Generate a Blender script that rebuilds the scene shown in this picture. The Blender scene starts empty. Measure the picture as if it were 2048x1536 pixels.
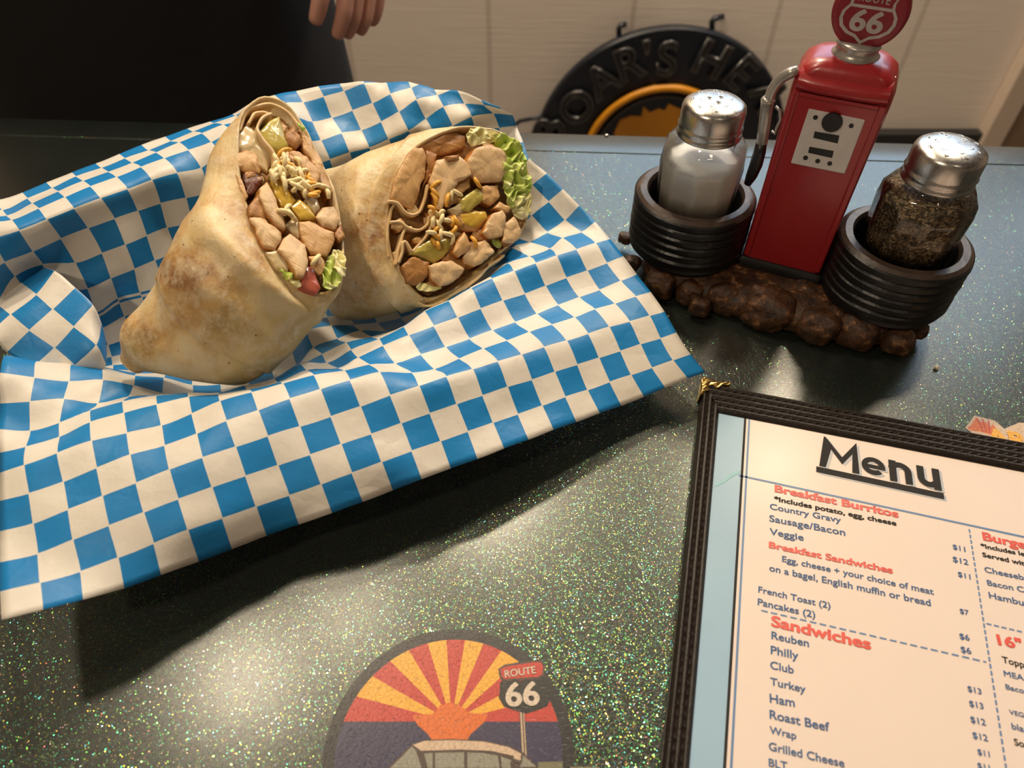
import bpy, bmesh, math, random, colorsys
from mathutils import Vector, Matrix, noise
import numpy as np

# ------------------------------------------------------------------ camera, light, exposure
SC = bpy.context.scene
COL = SC.collection
FPX, TH, HC = 1419.0, math.radians(48.0), 0.28          # focal length in pixels, pitch, height over the table
ST, CT = math.sin(TH), math.cos(TH)
cam = bpy.data.cameras.new('camera')
cam_o = bpy.data.objects.new('camera', cam)
COL.objects.link(cam_o)
cam_o.location = (0, 0, HC)
cam_o.rotation_euler = (math.radians(90) - TH, 0, 0)
cam.sensor_width = 36.0
cam.lens = FPX / 2048 * 36.0
cam.clip_start = 0.01
cam.clip_end = 50
cam.dof.use_dof = True
cam.dof.focus_distance = 0.345
cam.dof.aperture_fstop = 10.5
SC.camera = cam_o

SC.view_settings.view_transform = 'Standard'
SC.view_settings.look = 'None'
SC.view_settings.gamma = 1.0
SC.view_settings.exposure = -1.64
SC.view_settings.use_curve_mapping = False

W = bpy.data.worlds.new('world')
SC.world = W
W.use_nodes = True
W.node_tree.nodes['Background'].inputs[0].default_value = (0.55, 0.75, 1.0, 1)
W.node_tree.nodes['Background'].inputs[1].default_value = 1.5


def area_light(name, loc, target, size, size_y, power, color, shape='RECTANGLE', parent=None):
    l = bpy.data.lights.new(name, 'AREA')
    l.shape = shape
    l.size = size
    if shape in ('RECTANGLE', 'ELLIPSE'):
        l.size_y = size_y
    l.energy = power
    l.color = color
    o = bpy.data.objects.new(name, l)
    COL.objects.link(o)
    o.location = loc
    d = Vector(target) - Vector(loc)
    o.rotation_euler = d.to_track_quat('-Z', 'Y').to_euler()
    return o


# daylight through the window in the back wall
WIN = (0.05, 1.45, 0.42, 1.20)                           # x0, x1, z0, z1
YW = 1.58
area_light('window_daylight', ((WIN[0] + WIN[1]) / 2, YW + 0.10, (WIN[2] + WIN[3]) / 2), (0.2, 0.0, -0.1),
           WIN[1] - WIN[0], WIN[3] - WIN[2], 34.0, (0.52, 0.75, 1.0))
CEIL = 1.62
LAMPS = [(-0.70, 0.66, 19, 0.10), (-0.44, 0.84, 11, 0.10), (-0.10, 1.36, 84, 0.08), (0.85, 1.34, 64, 0.08), (-0.9, -0.7, 36, 0.08), (0.5, -0.9, 4, 0.08)]  # leading pair shows in the table gloss; the rest are added as fill


# ------------------------------------------------------------------ helpers
def ray(px, py):
    u = (px - 1024) / FPX
    v = (py - 768) / FPX
    return Vector((u, CT - v * ST, -(ST + v * CT)))


CAM = Vector((0, 0, HC))


def at_z(px, py, z=0.0):
    r = ray(px, py)
    return CAM + r * ((HC - z) / -r.z)


def at_y(px, py, y):
    r = ray(px, py)
    return CAM + r * (y / r.y)


def at_d(px, py, d):
    return CAM + ray(px, py) * d


def on_plane(px, py, p0, n):
    r = ray(px, py)
    return CAM + r * ((p0 - CAM).dot(n) / r.dot(n))


def zoomer(ox, oy, s):
    return lambda x, y: (ox + x / s, oy + y / s)


def tag(o, label=None, cat=None, group=None, kind=None):
    if label: o['label'] = label
    if cat: o['category'] = cat
    if group: o['group'] = group
    if kind: o['kind'] = kind
    return o


WORLD = {}


def empty(name, loc, rz=0.0):
    o = bpy.data.objects.new(name, None)
    o.empty_display_size = 0.02
    COL.objects.link(o)
    M = Matrix.Translation(loc) @ Matrix.Rotation(rz, 4, 'Z')
    o.matrix_world = M
    o.matrix_basis = M
    WORLD[o.name] = M
    return o


def place(o, parent, M):
    """M is the wanted world matrix"""
    if parent is not None:
        o.parent = parent
        o.matrix_basis = WORLD[parent.name].inverted() @ M
    else:
        o.matrix_basis = M
    WORLD[o.name] = M


class MB:
    """collects geometry (world coordinates) for ONE mesh object"""
    def __init__(self):
        self.v, self.f, self.m, self.uv = [], [], [], []

    def add(self, vs, fs, mi=0):
        b = len(self.v)
        self.v += [Vector(p) for p in vs]
        for f in fs:
            self.f.append(tuple(b + i for i in f))
            self.m.append(mi)
        return b

    def box(self, lo, hi, mi=0, M=None):
        x0, y0, z0 = lo
        x1, y1, z1 = hi
        vs = [Vector(p) for p in ((x0, y0, z0), (x1, y0, z0), (x1, y1, z0), (x0, y1, z0), (x0, y0, z1), (x1, y0, z1), (x1, y1, z1), (x0, y1, z1))]
        if M is not None: vs = [M @ p for p in vs]
        self.add(vs, [(0, 3, 2, 1), (4, 5, 6, 7), (0, 1, 5, 4), (1, 2, 6, 5), (2, 3, 7, 6), (3, 0, 4, 7)], mi)

    def loft(self, loops, mi=0, cap0=True, cap1=True, closed=False):
        n = len(loops[0])
        b = self.add([p for L in loops for p in L], [], mi)
        K = len(loops)
        for k in range(K if closed else K - 1):
            k2 = (k + 1) % K
            for i in range(n):
                j = (i + 1) % n
                self.f.append((b + k * n + i, b + k * n + j, b + k2 * n + j, b + k2 * n + i))
                self.m.append(mi)
        if not closed:
            if cap0:
                self.f.append(tuple(b + i for i in reversed(range(n)))); self.m.append(mi)
            if cap1:
                self.f.append(tuple(b + (K - 1) * n + i for i in range(n))); self.m.append(mi)

    def tube(self, pts, r, n=8, mi=0, closed=False):
        pts = [Vector(p) for p in pts]
        loops = []
        K = len(pts)
        prev = None
        for i, p in enumerate(pts):
            if closed:
                t = pts[(i + 1) % K] - pts[i - 1]
            else:
                t = pts[min(i + 1, K - 1)] - pts[max(i - 1, 0)]
            t.normalize()
            if prev is None:
                a = t.orthogonal().normalized()
            else:
                a = (prev - t * prev.dot(t)).normalized()
            prev = a
            b2 = t.cross(a)
            rr = r[i] if isinstance(r, (list, tuple)) else r
            loops.append([p + (a * math.cos(q * 2 * math.pi / n) + b2 * math.sin(q * 2 * math.pi / n)) * rr for q in range(n)])
        self.loft(loops, mi, closed=closed)

    def lathe(self, prof, c, n=48, mi=0, M=None, closed=False, cap0=True, cap1=True, fl=None):
        loops = []
        for (r, z) in prof:
            L = []
            for i in range(n):
                a = 2 * math.pi * i / n
                rr = r * (fl(a, z) if fl else 1.0)
                p = Vector((rr * math.cos(a), rr * math.sin(a), z))
                L.append((M @ p) if M is not None else p + Vector(c))
            loops.append(L)
        self.loft(loops, mi, cap0, cap1, closed)

    def plate(self, pts, n, th, mi=0):
        """extruded flat polygon: pts on its top face"""
        n = Vector(n)
        a = [Vector(p) for p in pts]
        b = [p - n * th for p in a]
        k = len(a)
        base = self.add(a + b, [])
        nn = Vector((0, 0, 0))
        for i in range(k): nn += a[i].cross(a[(i + 1) % k])
        order = list(range(k))
        if nn.dot(n) < 0: order.reverse()
        self.f.append(tuple(base + i for i in order)); self.m.append(mi)
        for q in range(k):
            i, j = order[q], order[(q + 1) % k]
            self.f.append((base + i, base + k + i, base + k + j, base + j)); self.m.append(mi)

    def build(self, name, mats, parent=None, origin=None, M=None, smooth=True, angle=None, bevel=0, sub=0, solid=0):
        if not isinstance(mats, (list, tuple)): mats = [mats]
        if M is None:
            if origin is None:
                lo = Vector((min(p.x for p in self.v), min(p.y for p in self.v), min(p.z for p in self.v)))
                hi = Vector((max(p.x for p in self.v), max(p.y for p in self.v), max(p.z for p in self.v)))
                origin = Vector(((lo.x + hi.x) / 2, (lo.y + hi.y) / 2, lo.z))
            M = Matrix.Translation(origin)
        Mi = M.inverted()
        me = bpy.data.meshes.new(name)
        me.from_pydata([Mi @ p for p in self.v], [], self.f)
        for m in mats: me.materials.append(m)
        me.polygons.foreach_set('material_index', self.m)
        if self.uv:
            ul = me.uv_layers.new(name='paper')
            for poly in me.polygons:
                for k, li in enumerate(poly.loop_indices):
                    ul.data[li].uv = self.uv[poly.index][k]
        bm = bmesh.new(); bm.from_mesh(me)
        if not self.uv:
            bmesh.ops.recalc_face_normals(bm, faces=bm.faces)
        for f in bm.faces: f.smooth = smooth
        if smooth and angle:
            a = math.radians(angle)
            for e in bm.edges:
                if len(e.link_faces) == 2 and e.calc_face_angle(0) > a: e.smooth = False
        bm.to_mesh(me); bm.free()
        o = bpy.data.objects.new(name, me)
        COL.objects.link(o)
        place(o, parent, M)
        if bevel:
            b = o.modifiers.new('bevel', 'BEVEL'); b.width = bevel; b.segments = 2; b.limit_method = 'ANGLE'; b.angle_limit = math.radians(40)
        if solid:
            b = o.modifiers.new('solid', 'SOLIDIFY'); b.thickness = solid; b.offset = -1
        if sub:
            b = o.modifiers.new('sub', 'SUBSURF'); b.levels = sub; b.render_levels = sub
        return o


# ------------------------------------------------------------------ materials
class Mat:
    def __init__(self, name):
        self.m = bpy.data.materials.new(name)
        self.m.use_nodes = True
        self.t = self.m.node_tree
        self.b = self.t.nodes['Principled BSDF']
        self.out = self.t.nodes['Material Output']

    def n(self, typ, **kw):
        nd = self.t.nodes.new(typ)
        for k, v in kw.items():
            if k.startswith('i_'):
                nd.inputs[k[2:].replace('_', ' ')].default_value = v
            else:
                setattr(nd, k, v)
        return nd

    def l(self, a, b): self.t.links.new(a, b)

    def coord(self, kind='Object', scale=None):
        c = self.n('ShaderNodeTexCoord').outputs[kind]
        if scale:
            mp = self.n('ShaderNodeMapping')
            mp.inputs['Scale'].default_value = scale
            self.l(c, mp.inputs[0]); c = mp.outputs[0]
        return c

    def noise(self, scale, detail=3, rough=0.5, co=None):
        nz = self.n('ShaderNodeTexNoise')
        nz.inputs['Scale'].default_value = scale
        nz.inputs['Detail'].default_value = detail
        nz.inputs['Roughness'].default_value = rough
        self.l(co or self.coord(), nz.inputs['Vector'])
        return nz

    def ramp(self, src, stops, interp='LINEAR'):
        r = self.n('ShaderNodeValToRGB')
        r.color_ramp.interpolation = interp
        e = r.color_ramp.elements
        while len(e) < len(stops): e.new(0.5)
        for k, (p, c) in enumerate(stops):
            e[k].position = p
            e[k].color = c if len(c) == 4 else (*c, 1)
        self.l(src, r.inputs[0])
        return r.outputs[0]

    def math(self, op, a, b=None, clamp=False):
        m = self.n('ShaderNodeMath', operation=op, use_clamp=clamp)
        for k, x in enumerate((a, b)):
            if x is None: continue
            if isinstance(x, (int, float)): m.inputs[k].default_value = x
            else: self.l(x, m.inputs[k])
        return m.outputs[0]

    def mix(self, fac, a, b, blend='MIX'):
        m = self.n('ShaderNodeMix', data_type='RGBA', blend_type=blend)
        for s, x in ((m.inputs[0], fac), (m.inputs[6], a), (m.inputs[7], b)):
            if isinstance(x, (int, float)): s.default_value = x
            elif isinstance(x, tuple): s.default_value = x if len(x) == 4 else (*x, 1)
            else: self.l(x, s)
        return m.outputs[2]

    def bump(self, h, strength=0.3, dist=0.001, normal=None):
        b = self.n('ShaderNodeBump')
        b.inputs['Strength'].default_value = strength
        b.inputs['Distance'].default_value = dist
        self.l(h, b.inputs['Height'])
        if normal is not None: self.l(normal, b.inputs['Normal'])
        self.l(b.outputs[0], self.b.inputs['Normal'])
        return b.outputs[0]

    def set(self, **kw):
        for k, v in kw.items():
            s = self.b.inputs[k.replace('_', ' ')]
            if isinstance(v, (int, float, tuple)):
                s.default_value = v if not (isinstance(v, tuple) and len(v) == 3 and s.type == 'RGBA') else (*v, 1)
            else: self.l(v, s)
        return self


def simple(name, col, rough=0.5, metal=0.0, var=0.0, vs=60, bump=0.0, bs=200, **kw):
    M = Mat(name)
    if var:
        nz = M.noise(vs, 4)
        c = M.mix(nz.outputs['Fac'], tuple(x * (1 - var) for x in col), tuple(min(1, x * (1 + var)) for x in col))
        M.set(Base_Color=c)
    else:
        M.set(Base_Color=col)
    M.set(Roughness=rough, Metallic=metal, **kw)
    if bump:
        M.bump(M.noise(bs, 3).outputs['Fac'], bump, 0.001)
    return M.m


MT = {}


def build_materials():
    # glitter laminate of the table
    M = Mat('glitter_laminate')
    co = M.coord('Object')
    base_n = M.noise(14, 3, co=co)
    base = M.ramp(base_n.outputs['Fac'], [(0.3, (0.012, 0.016, 0.015)), (0.7, (0.020, 0.024, 0.020))])

    def flakes(scale, keep, tilt):
        vo = M.n('ShaderNodeTexVoronoi', feature='F1', voronoi_dimensions='2D')
        vo.inputs['Scale'].default_value = scale
        M.l(co, vo.inputs['Vector'])
        sp = M.n('ShaderNodeSeparateColor')
        M.l(vo.outputs['Color'], sp.inputs[0])
        pick = M.math('GREATER_THAN', sp.outputs[0], 1 - keep)
        near = M.math('LESS_THAN', vo.outputs['Distance'], 0.45)
        mask = M.math('MULTIPLY', pick, near)
        hue = M.ramp(sp.outputs[1], [(0.0, (0.95, 0.55, 0.08)), (0.15, (0.80, 0.85, 0.10)), (0.38, (0.22, 0.90, 0.16)), (0.66, (0.06, 0.75, 0.36)), (0.84, (0.14, 0.50, 0.85)), (0.94, (0.9, 0.25, 0.15)), (1.0, (0.95, 0.9, 0.6))])
        wn = M.n('ShaderNodeTexWhiteNoise', noise_dimensions='3D')
        M.l(vo.outputs['Color'], wn.inputs['Vector'])
        sub = M.n('ShaderNodeVectorMath', operation='SUBTRACT')
        M.l(wn.outputs['Color'], sub.inputs[0]); sub.inputs[1].default_value = (0.5, 0.5, 0.5)
        sc = M.n('ShaderNodeVectorMath', operation='SCALE')
        M.l(sub.outputs[0], sc.inputs[0]); sc.inputs['Scale'].default_value = tilt
        return mask, hue, sc.outputs[0]
    m1, h1, t1 = flakes(2300, 0.30, 0.58)
    m2, h2, t2 = flakes(3600, 0.35, 0.45)
    geo = M.n('ShaderNodeNewGeometry')
    tl = M.n('ShaderNodeMix', data_type='VECTOR')
    M.l(m1, tl.inputs[0]); M.l(t2, tl.inputs[4]); M.l(t1, tl.inputs[5])
    ad = M.n('ShaderNodeVectorMath', operation='ADD'); M.l(geo.outputs['Normal'], ad.inputs[0]); M.l(tl.outputs[1], ad.inputs[1])
    nm = M.n('ShaderNodeVectorMath', operation='NORMALIZE'); M.l(ad.outputs[0], nm.inputs[0])
    mask = M.math('MAXIMUM', m1, M.math('MULTIPLY', m2, 0.3))
    hue = M.mix(m1, h2, h1)
    fl = M.n('ShaderNodeBsdfPrincipled')
    M.l(hue, fl.inputs['Base Color']); fl.inputs['Metallic'].default_value = 1.0; fl.inputs['Roughness'].default_value = 0.16
    M.l(nm.outputs[0], fl.inputs['Normal'])
    # base with a soft crackled clear surface
    cr = M.n('ShaderNodeTexVoronoi', feature='DISTANCE_TO_EDGE', voronoi_dimensions='2D')
    cr.inputs['Scale'].default_value = 420
    wob = M.noise(260, 2, co=co)
    mixv = M.n('ShaderNodeVectorMath', operation='ADD')
    scv = M.n('ShaderNodeVectorMath', operation='SCALE'); scv.inputs['Scale'].default_value = 0.004
    M.l(wob.outputs['Color'], scv.inputs[0]); M.l(co, mixv.inputs[0]); M.l(scv.outputs[0], mixv.inputs[1])
    M.l(mixv.outputs[0], cr.inputs['Vector'])
    crk = M.ramp(cr.outputs['Distance'], [(0.0, (0, 0, 0)), (0.10, (1, 1, 1))])
    nb = M.bump(crk, 0.25, 0.0004)
    M.set(Base_Color=base, Roughness=0.34, Specular_IOR_Level=0.3, Coat_Weight=0.8, Coat_Roughness=0.23, Coat_IOR=1.6)
    ms = M.n('ShaderNodeMixShader')
    lwt = M.n('ShaderNodeLayerWeight'); lwt.inputs[0].default_value = 0.5
    nv = M.math('SUBTRACT', 1.0, lwt.outputs['Facing'])
    M.l(M.math('MULTIPLY', M.math('MULTIPLY', mask, 0.5), M.math('POWER', nv, 2.4)), ms.inputs[0]); M.l(M.b.outputs[0], ms.inputs[1]); M.l(fl.outputs[0], ms.inputs[2])
    M.l(ms.outputs[0], M.out.inputs[0])
    MT['table'] = M.m

    # printed emblem inks under the same crackled surface
    def ink(name, col):
        K = Mat(name)
        c2 = K.coord('Object')
        v = K.n('ShaderNodeTexVoronoi', feature='DISTANCE_TO_EDGE', voronoi_dimensions='2D'); v.inputs['Scale'].default_value = 520
        w = K.noise(300, 2, co=c2)
        a = K.n('ShaderNodeVectorMath', operation='ADD'); s = K.n('ShaderNodeVectorMath', operation='SCALE'); s.inputs['Scale'].default_value = 0.005
        K.l(w.outputs['Color'], s.inputs[0]); K.l(c2, a.inputs[0]); K.l(s.outputs[0], a.inputs[1]); K.l(a.outputs[0], v.inputs['Vector'])
        cr2 = K.ramp(v.outputs['Distance'], [(0.0, (0, 0, 0)), (0.08, (1, 1, 1))])
        K.set(Base_Color=K.mix(cr2, tuple(x * 0.55 for x in col), col), Roughness=0.4, Coat_Weight=0.3, Coat_Roughness=0.25)
        K.bump(cr2, 0.25, 0.0004)
        return K.m
    for k, c in dict(red=(0.46, 0.040, 0.025), yellow=(0.74, 0.36, 0.03), orange=(0.62, 0.13, 0.015), navy=(0.030, 0.024, 0.065), cream=(0.55, 0.40, 0.28), grey=(0.24, 0.23, 0.18), black=(0.012, 0.011, 0.010), brown=(0.06, 0.035, 0.025), olive=(0.16, 0.15, 0.08), white=(0.6, 0.5, 0.4)).items():
        MT['ink_' + k] = ink('emblem_' + k, c)

    # checked paper
    M = Mat('checked_paper')
    uv = M.n('ShaderNodeUVMap', uv_map='paper').outputs[0]
    ck = M.n('ShaderNodeTexChecker'); ck.inputs['Scale'].default_value = 1.0
    M.l(uv, ck.inputs['Vector'])
    # thin unprinted gap between the squares
    sp = M.n('ShaderNodeSeparateXYZ'); M.l(uv, sp.inputs[0])
    def edge(s):
        fr = M.math('FRACT', s)
        return M.math('MINIMUM', fr, M.math('SUBTRACT', 1.0, fr))
    ed = M.math('MINIMUM', edge(sp.outputs[0]), edge(sp.outputs[1]))
    inside = M.math('GREATER_THAN', ed, 0.014)
    blue = M.math('MULTIPLY', ck.outputs['Fac'], inside)
    pn = M.noise(35, 5, 0.6, co=M.coord('Object'))
    white = M.ramp(pn.outputs['Fac'], [(0.25, (0.72, 0.66, 0.58)), (0.6, (0.82, 0.77, 0.69))])
    gr = M.noise(9, 4, 0.6, co=M.coord('Object'))
    grease = M.ramp(gr.outputs['Fac'], [(0.62, (1, 1, 1)), (0.72, (0.80, 0.76, 0.70))])
    white = M.mix(0.6, white, grease, 'MULTIPLY')
    bl = M.mix(pn.outputs['Fac'], (0.010, 0.205, 0.53), (0.016, 0.245, 0.60))
    colr = M.mix(blue, white, bl)
    M.set(Base_Color=colr, Roughness=0.42, Specular_IOR_Level=0.4)
    wr = M.n('ShaderNodeTexVoronoi', feature='DISTANCE_TO_EDGE'); wr.inputs['Scale'].default_value = 26
    wv = M.n('ShaderNodeVectorMath', operation='ADD'); ws = M.n('ShaderNodeVectorMath', operation='SCALE'); ws.inputs['Scale'].default_value = 0.03
    M.l(M.noise(30, 3, 0.6).outputs['Color'], ws.inputs[0]); M.l(M.coord(), wv.inputs[0]); M.l(ws.outputs[0], wv.inputs[1]); M.l(wv.outputs[0], wr.inputs['Vector'])
    M.bump(M.math('ADD', M.math('MULTIPLY', wr.outputs['Distance'], 1.6), M.math('MULTIPLY', M.noise(120, 4, 0.6).outputs['Fac'], 0.5)), 0.30, 0.0022)
    tr = M.n('ShaderNodeBsdfTranslucent'); M.l(colr, tr.inputs[0])
    ms = M.n('ShaderNodeMixShader'); ms.inputs[0].default_value = 0.16
    M.l(M.b.outputs[0], ms.inputs[1]); M.l(tr.outputs[0], ms.inputs[2]); M.l(ms.outputs[0], M.out.inputs[0])
    MT['paper'] = M.m

    # tortilla
    M = Mat('flour_tortilla')
    co = M.coord('Object')
    n1 = M.noise(34, 4, 0.55, co=co)
    c1 = M.ramp(n1.outputs['Fac'], [(0.30, (0.76, 0.62, 0.37)), (0.45, (0.70, 0.52, 0.26)), (0.56, (0.54, 0.32, 0.12)), (0.68, (0.28, 0.12, 0.04))])
    n2 = M.noise(150, 5, 0.7, co=co)
    n0 = M.noise(16, 2, 0.5, co=co)
    c1 = M.mix(M.ramp(n0.outputs['Fac'], [(0.45, (0, 0, 0)), (0.62, (0.6, 0.6, 0.6))]), c1, (0.58, 0.46, 0.17))
    c2 = M.mix(M.ramp(n2.outputs['Fac'], [(0.45, (0, 0, 0)), (0.75, (1, 1, 1))]), c1, (0.72, 0.60, 0.40))
    n3 = M.noise(420, 2, 0.5, co=co)
    spots = M.ramp(n3.outputs['Fac'], [(0.715, (0, 0, 0)), (0.76, (1, 1, 1))])
    c3 = M.mix(spots, c2, (0.16, 0.07, 0.025))
    M.set(Base_Color=c3, Roughness=0.42, Subsurface_Weight=0.12, Subsurface_Radius=(0.006, 0.003, 0.001), Subsurface_Scale=0.4)
    wk = M.noise(1.0, 4, 0.6, co=M.coord('Object', (190, 60, 60)))
    hh = M.math('ADD', M.math('ADD', M.math('MULTIPLY', n1.outputs['Fac'], 2.0), M.math('MULTIPLY', n2.outputs['Fac'], 0.7)), M.math('MULTIPLY', wk.outputs['Fac'], 0.9))
    M.bump(hh, 0.45, 0.0016)
    MT['tortilla'] = M.m

    M = Mat('inner_tortilla')
    n1 = M.noise(60, 4, 0.6)
    M.set(Base_Color=M.ramp(n1.outputs['Fac'], [(0.3, (0.72, 0.52, 0.27)), (0.7, (0.55, 0.34, 0.13))]), Roughness=0.4, Subsurface_Weight=0.15, Subsurface_Radius=(0.005, 0.003, 0.001), Subsurface_Scale=0.4)
    M.bump(n1.outputs['Fac'], 0.3, 0.001)
    MT['inner_tortilla'] = M.m

    # chicken: pale torn face, browned sides
    def chicken(name, pale, brown, lo, hi):
        K = Mat(name)
        c = K.coord('Object')
        s = K.n('ShaderNodeSeparateXYZ'); K.l(c, s.inputs[0])
        n = K.noise(160, 4, 0.6, co=c)
        zz = K.math('ADD', K.math('MULTIPLY', s.outputs[2], 260.0), K.math('MULTIPLY', n.outputs['Fac'], 1.1))
        f = K.ramp(zz, [(lo, (0, 0, 0)), (hi, (1, 1, 1))])
        fib = K.noise(1.0, 3, 0.6, co=K.coord('Object', (1600, 220, 400)))
        pl = K.mix(fib.outputs['Fac'], tuple(x * 0.82 for x in pale), pale)
        n5 = K.noise(90, 3, 0.6, co=c)
        br = K.mix(n5.outputs['Fac'], tuple(x * 0.45 for x in brown), tuple(min(1, x * 1.45) for x in brown))
        K.set(Base_Color=K.mix(f, br, pl), Roughness=0.36, Subsurface_Weight=0.12, Subsurface_Radius=(0.004, 0.002, 0.001), Subsurface_Scale=0.3)
        h = K.math('ADD', fib.outputs['Fac'], n.outputs['Fac'])
        K.bump(h, 0.4, 0.0010)
        return K.m
    MT['chicken'] = chicken('chicken_pale', (0.80, 0.55, 0.29), (0.50, 0.20, 0.045), 0.05, 0.62)
    MT['chicken_tan'] = chicken('chicken_tan', (0.72, 0.43, 0.18), (0.40, 0.15, 0.03), -0.2, 0.6)
    MT['chicken_brown'] = chicken('chicken_brown', (0.50, 0.24, 0.07), (0.25, 0.085, 0.02), -0.1, 0.8)
    MT['char'] = chicken('chicken_charred', (0.17, 0.045, 0.018), (0.09, 0.025, 0.01), -0.1, 0.9)
    MT['filling'] = simple('saucy_filling', (0.36, 0.19, 0.065), 0.35, var=0.65, vs=120, bump=0.6, bs=300)
    MT['pepper'] = simple('pale_pepper', (0.50, 0.40, 0.09), 0.22, var=0.25, vs=120, bump=0.3, bs=260, Subsurface_Weight=0.25, Subsurface_Radius=(0.006, 0.005, 0.001), Subsurface_Scale=0.5)
    MT['pepper_yellow'] = simple('soft_yellow_pepper', (0.62, 0.40, 0.06), 0.2, var=0.2, vs=120, bump=0.3, bs=260, Subsurface_Weight=0.25, Subsurface_Radius=(0.006, 0.004, 0.001), Subsurface_Scale=0.5)
    MT['onion'] = simple('onion', (0.66, 0.52, 0.30), 0.2, var=0.12, vs=90, bump=0.2, Subsurface_Weight=0.3, Subsurface_Radius=(0.006, 0.005, 0.003), Subsurface_Scale=0.5)
    MT['tomato'] = simple('tomato', (0.40, 0.10, 0.065), 0.18, var=0.3, vs=150, bump=0.2, Subsurface_Weight=0.2, Subsurface_Radius=(0.006, 0.002, 0.001), Subsurface_Scale=0.5)
    M = Mat('lettuce')
    n = M.noise(55, 4, 0.6)
    M.set(Base_Color=M.ramp(n.outputs['Fac'], [(0.3, (0.30, 0.46, 0.03)), (0.5, (0.50, 0.60, 0.12)), (0.68, (0.74, 0.74, 0.36))]), Roughness=0.3, Subsurface_Weight=0.2, Subsurface_Radius=(0.004, 0.006, 0.001), Subsurface_Scale=0.4)
    M.bump(M.noise(180, 3).outputs['Fac'], 0.5, 0.001)
    MT['lettuce'] = M.m
    M = Mat('lettuce_pale')
    n = M.noise(55, 4, 0.6)
    M.set(Base_Color=M.ramp(n.outputs['Fac'], [(0.3, (0.62, 0.56, 0.16)), (0.7, (0.80, 0.74, 0.44))]), Roughness=0.3, Subsurface_Weight=0.2, Subsurface_Radius=(0.004, 0.005, 0.001), Subsurface_Scale=0.4)
    M.bump(M.noise(180, 3).outputs['Fac'], 0.4, 0.001)
    MT['lettuce_pale'] = M.m
    MT['cheese_white'] = simple('white_cheese', (0.88, 0.72, 0.38), 0.35, Subsurface_Weight=0.2, Subsurface_Radius=(0.003, 0.002, 0.001), Subsurface_Scale=0.3)
    MT['cheese_orange'] = simple('orange_cheese', (0.78, 0.40, 0.05), 0.35, Subsurface_Weight=0.2, Subsurface_Radius=(0.003, 0.002, 0.001), Subsurface_Scale=0.3)

    # pump / caddy
    M = Mat('red_enamel')
    n = M.noise(70, 5, 0.7)
    wear = M.ramp(n.outputs['Fac'], [(0.66, (0, 0, 0)), (0.74, (1, 1, 1))])
    M.set(Base_Color=M.mix(M.math('MULTIPLY', wear, 0.55), (0.33, 0.012, 0.016), (0.12, 0.05, 0.04)), Roughness=0.32, Coat_Weight=0.3, Coat_Roughness=0.15)
    M.bump(M.noise(300, 3).outputs['Fac'], 0.12, 0.0006)
    MT['red'] = M.m
    M = Mat('maroon_globe')
    n = M.noise(120, 5, 0.7)
    M.set(Base_Color=M.mix(n.outputs['Fac'], (0.20, 0.012, 0.025), (0.28, 0.02, 0.03)), Roughness=0.4)
    MT['maroon'] = M.m
    MT['rubber'] = simple('black_rubber', (0.006, 0.0055, 0.0055), 0.36, Specular_IOR_Level=0.5, var=0.5, vs=90, bump=0.25, bs=300)
    MT['rubber_worn'] = simple('worn_rubber', (0.055, 0.035, 0.025), 0.4, var=0.6, vs=110, bump=0.25, bs=260)
    MT['black_paint'] = simple('black_paint', (0.01, 0.01, 0.011), 0.35, var=0.3)
    M = Mat('bronze_rock')
    n = M.noise(160, 6, 0.7)
    M.set(Base_Color=M.ramp(n.outputs['Fac'], [(0.35, (0.015, 0.008, 0.005)), (0.56, (0.085, 0.034, 0.013)), (0.72, (0.42, 0.21, 0.085))]), Roughness=0.38, Specular_IOR_Level=0.5)
    M.bump(n.outputs['Fac'], 0.8, 0.002)
    MT['rock'] = M.m
    MT['silver'] = simple('silver_paint', (0.42, 0.40, 0.37), 0.32, 0.6, var=0.3, vs=200, bump=0.15, bs=300)
    MT['plate_white'] = simple('white_plate', (0.66, 0.62, 0.60), 0.4, var=0.12, vs=150, bump=0.2, bs=250)
    MT['sign_white'] = simple('worn_white_print', (0.46, 0.42, 0.41), 0.45, var=0.25, vs=300)
    M = Mat('steel_lid')
    n = M.noise(500, 2, co=M.coord('Object', (1, 1, 0.1)))
    M.set(Base_Color=(0.52, 0.50, 0.47), Metallic=1.0, Roughness=M.ramp(n.outputs['Fac'], [(0.3, (0.24, 0.24, 0.24)), (0.7, (0.34, 0.34, 0.34))]))
    MT['steel'] = M.m
    MT['hole'] = simple('dark_hole', (0.01, 0.01, 0.01), 0.6)
    M = Mat('clear_glass')
    tr = M.n('ShaderNodeBsdfTransparent'); tr.inputs[0].default_value = (0.975, 0.985, 0.98, 1)
    gl = M.n('ShaderNodeBsdfGlossy'); gl.inputs['Roughness'].default_value = 0.03
    lw = M.n('ShaderNodeFresnel'); lw.inputs[0].default_value = 1.55
    ms = M.n('ShaderNodeMixShader')
    M.l(M.math('MULTIPLY', lw.outputs[0], 1.0, True), ms.inputs[0]); M.l(tr.outputs[0], ms.inputs[1]); M.l(gl.outputs[0], ms.inputs[2]); M.l(ms.outputs[0], M.out.inputs[0])
    MT['glass'] = M.m
    MT['salt'] = simple('salt', (0.92, 0.90, 0.86), 0.7, bump=0.4, bs=900, Subsurface_Weight=0.7, Subsurface_Radius=(0.02, 0.018, 0.016), Subsurface_Scale=0.8)
    M = Mat('ground_pepper')
    v = M.n('ShaderNodeTexVoronoi'); v.inputs['Scale'].default_value = 900
    M.l(M.coord(), v.inputs['Vector'])
    s = M.n('ShaderNodeSeparateColor'); M.l(v.outputs['Color'], s.inputs[0])
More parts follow.
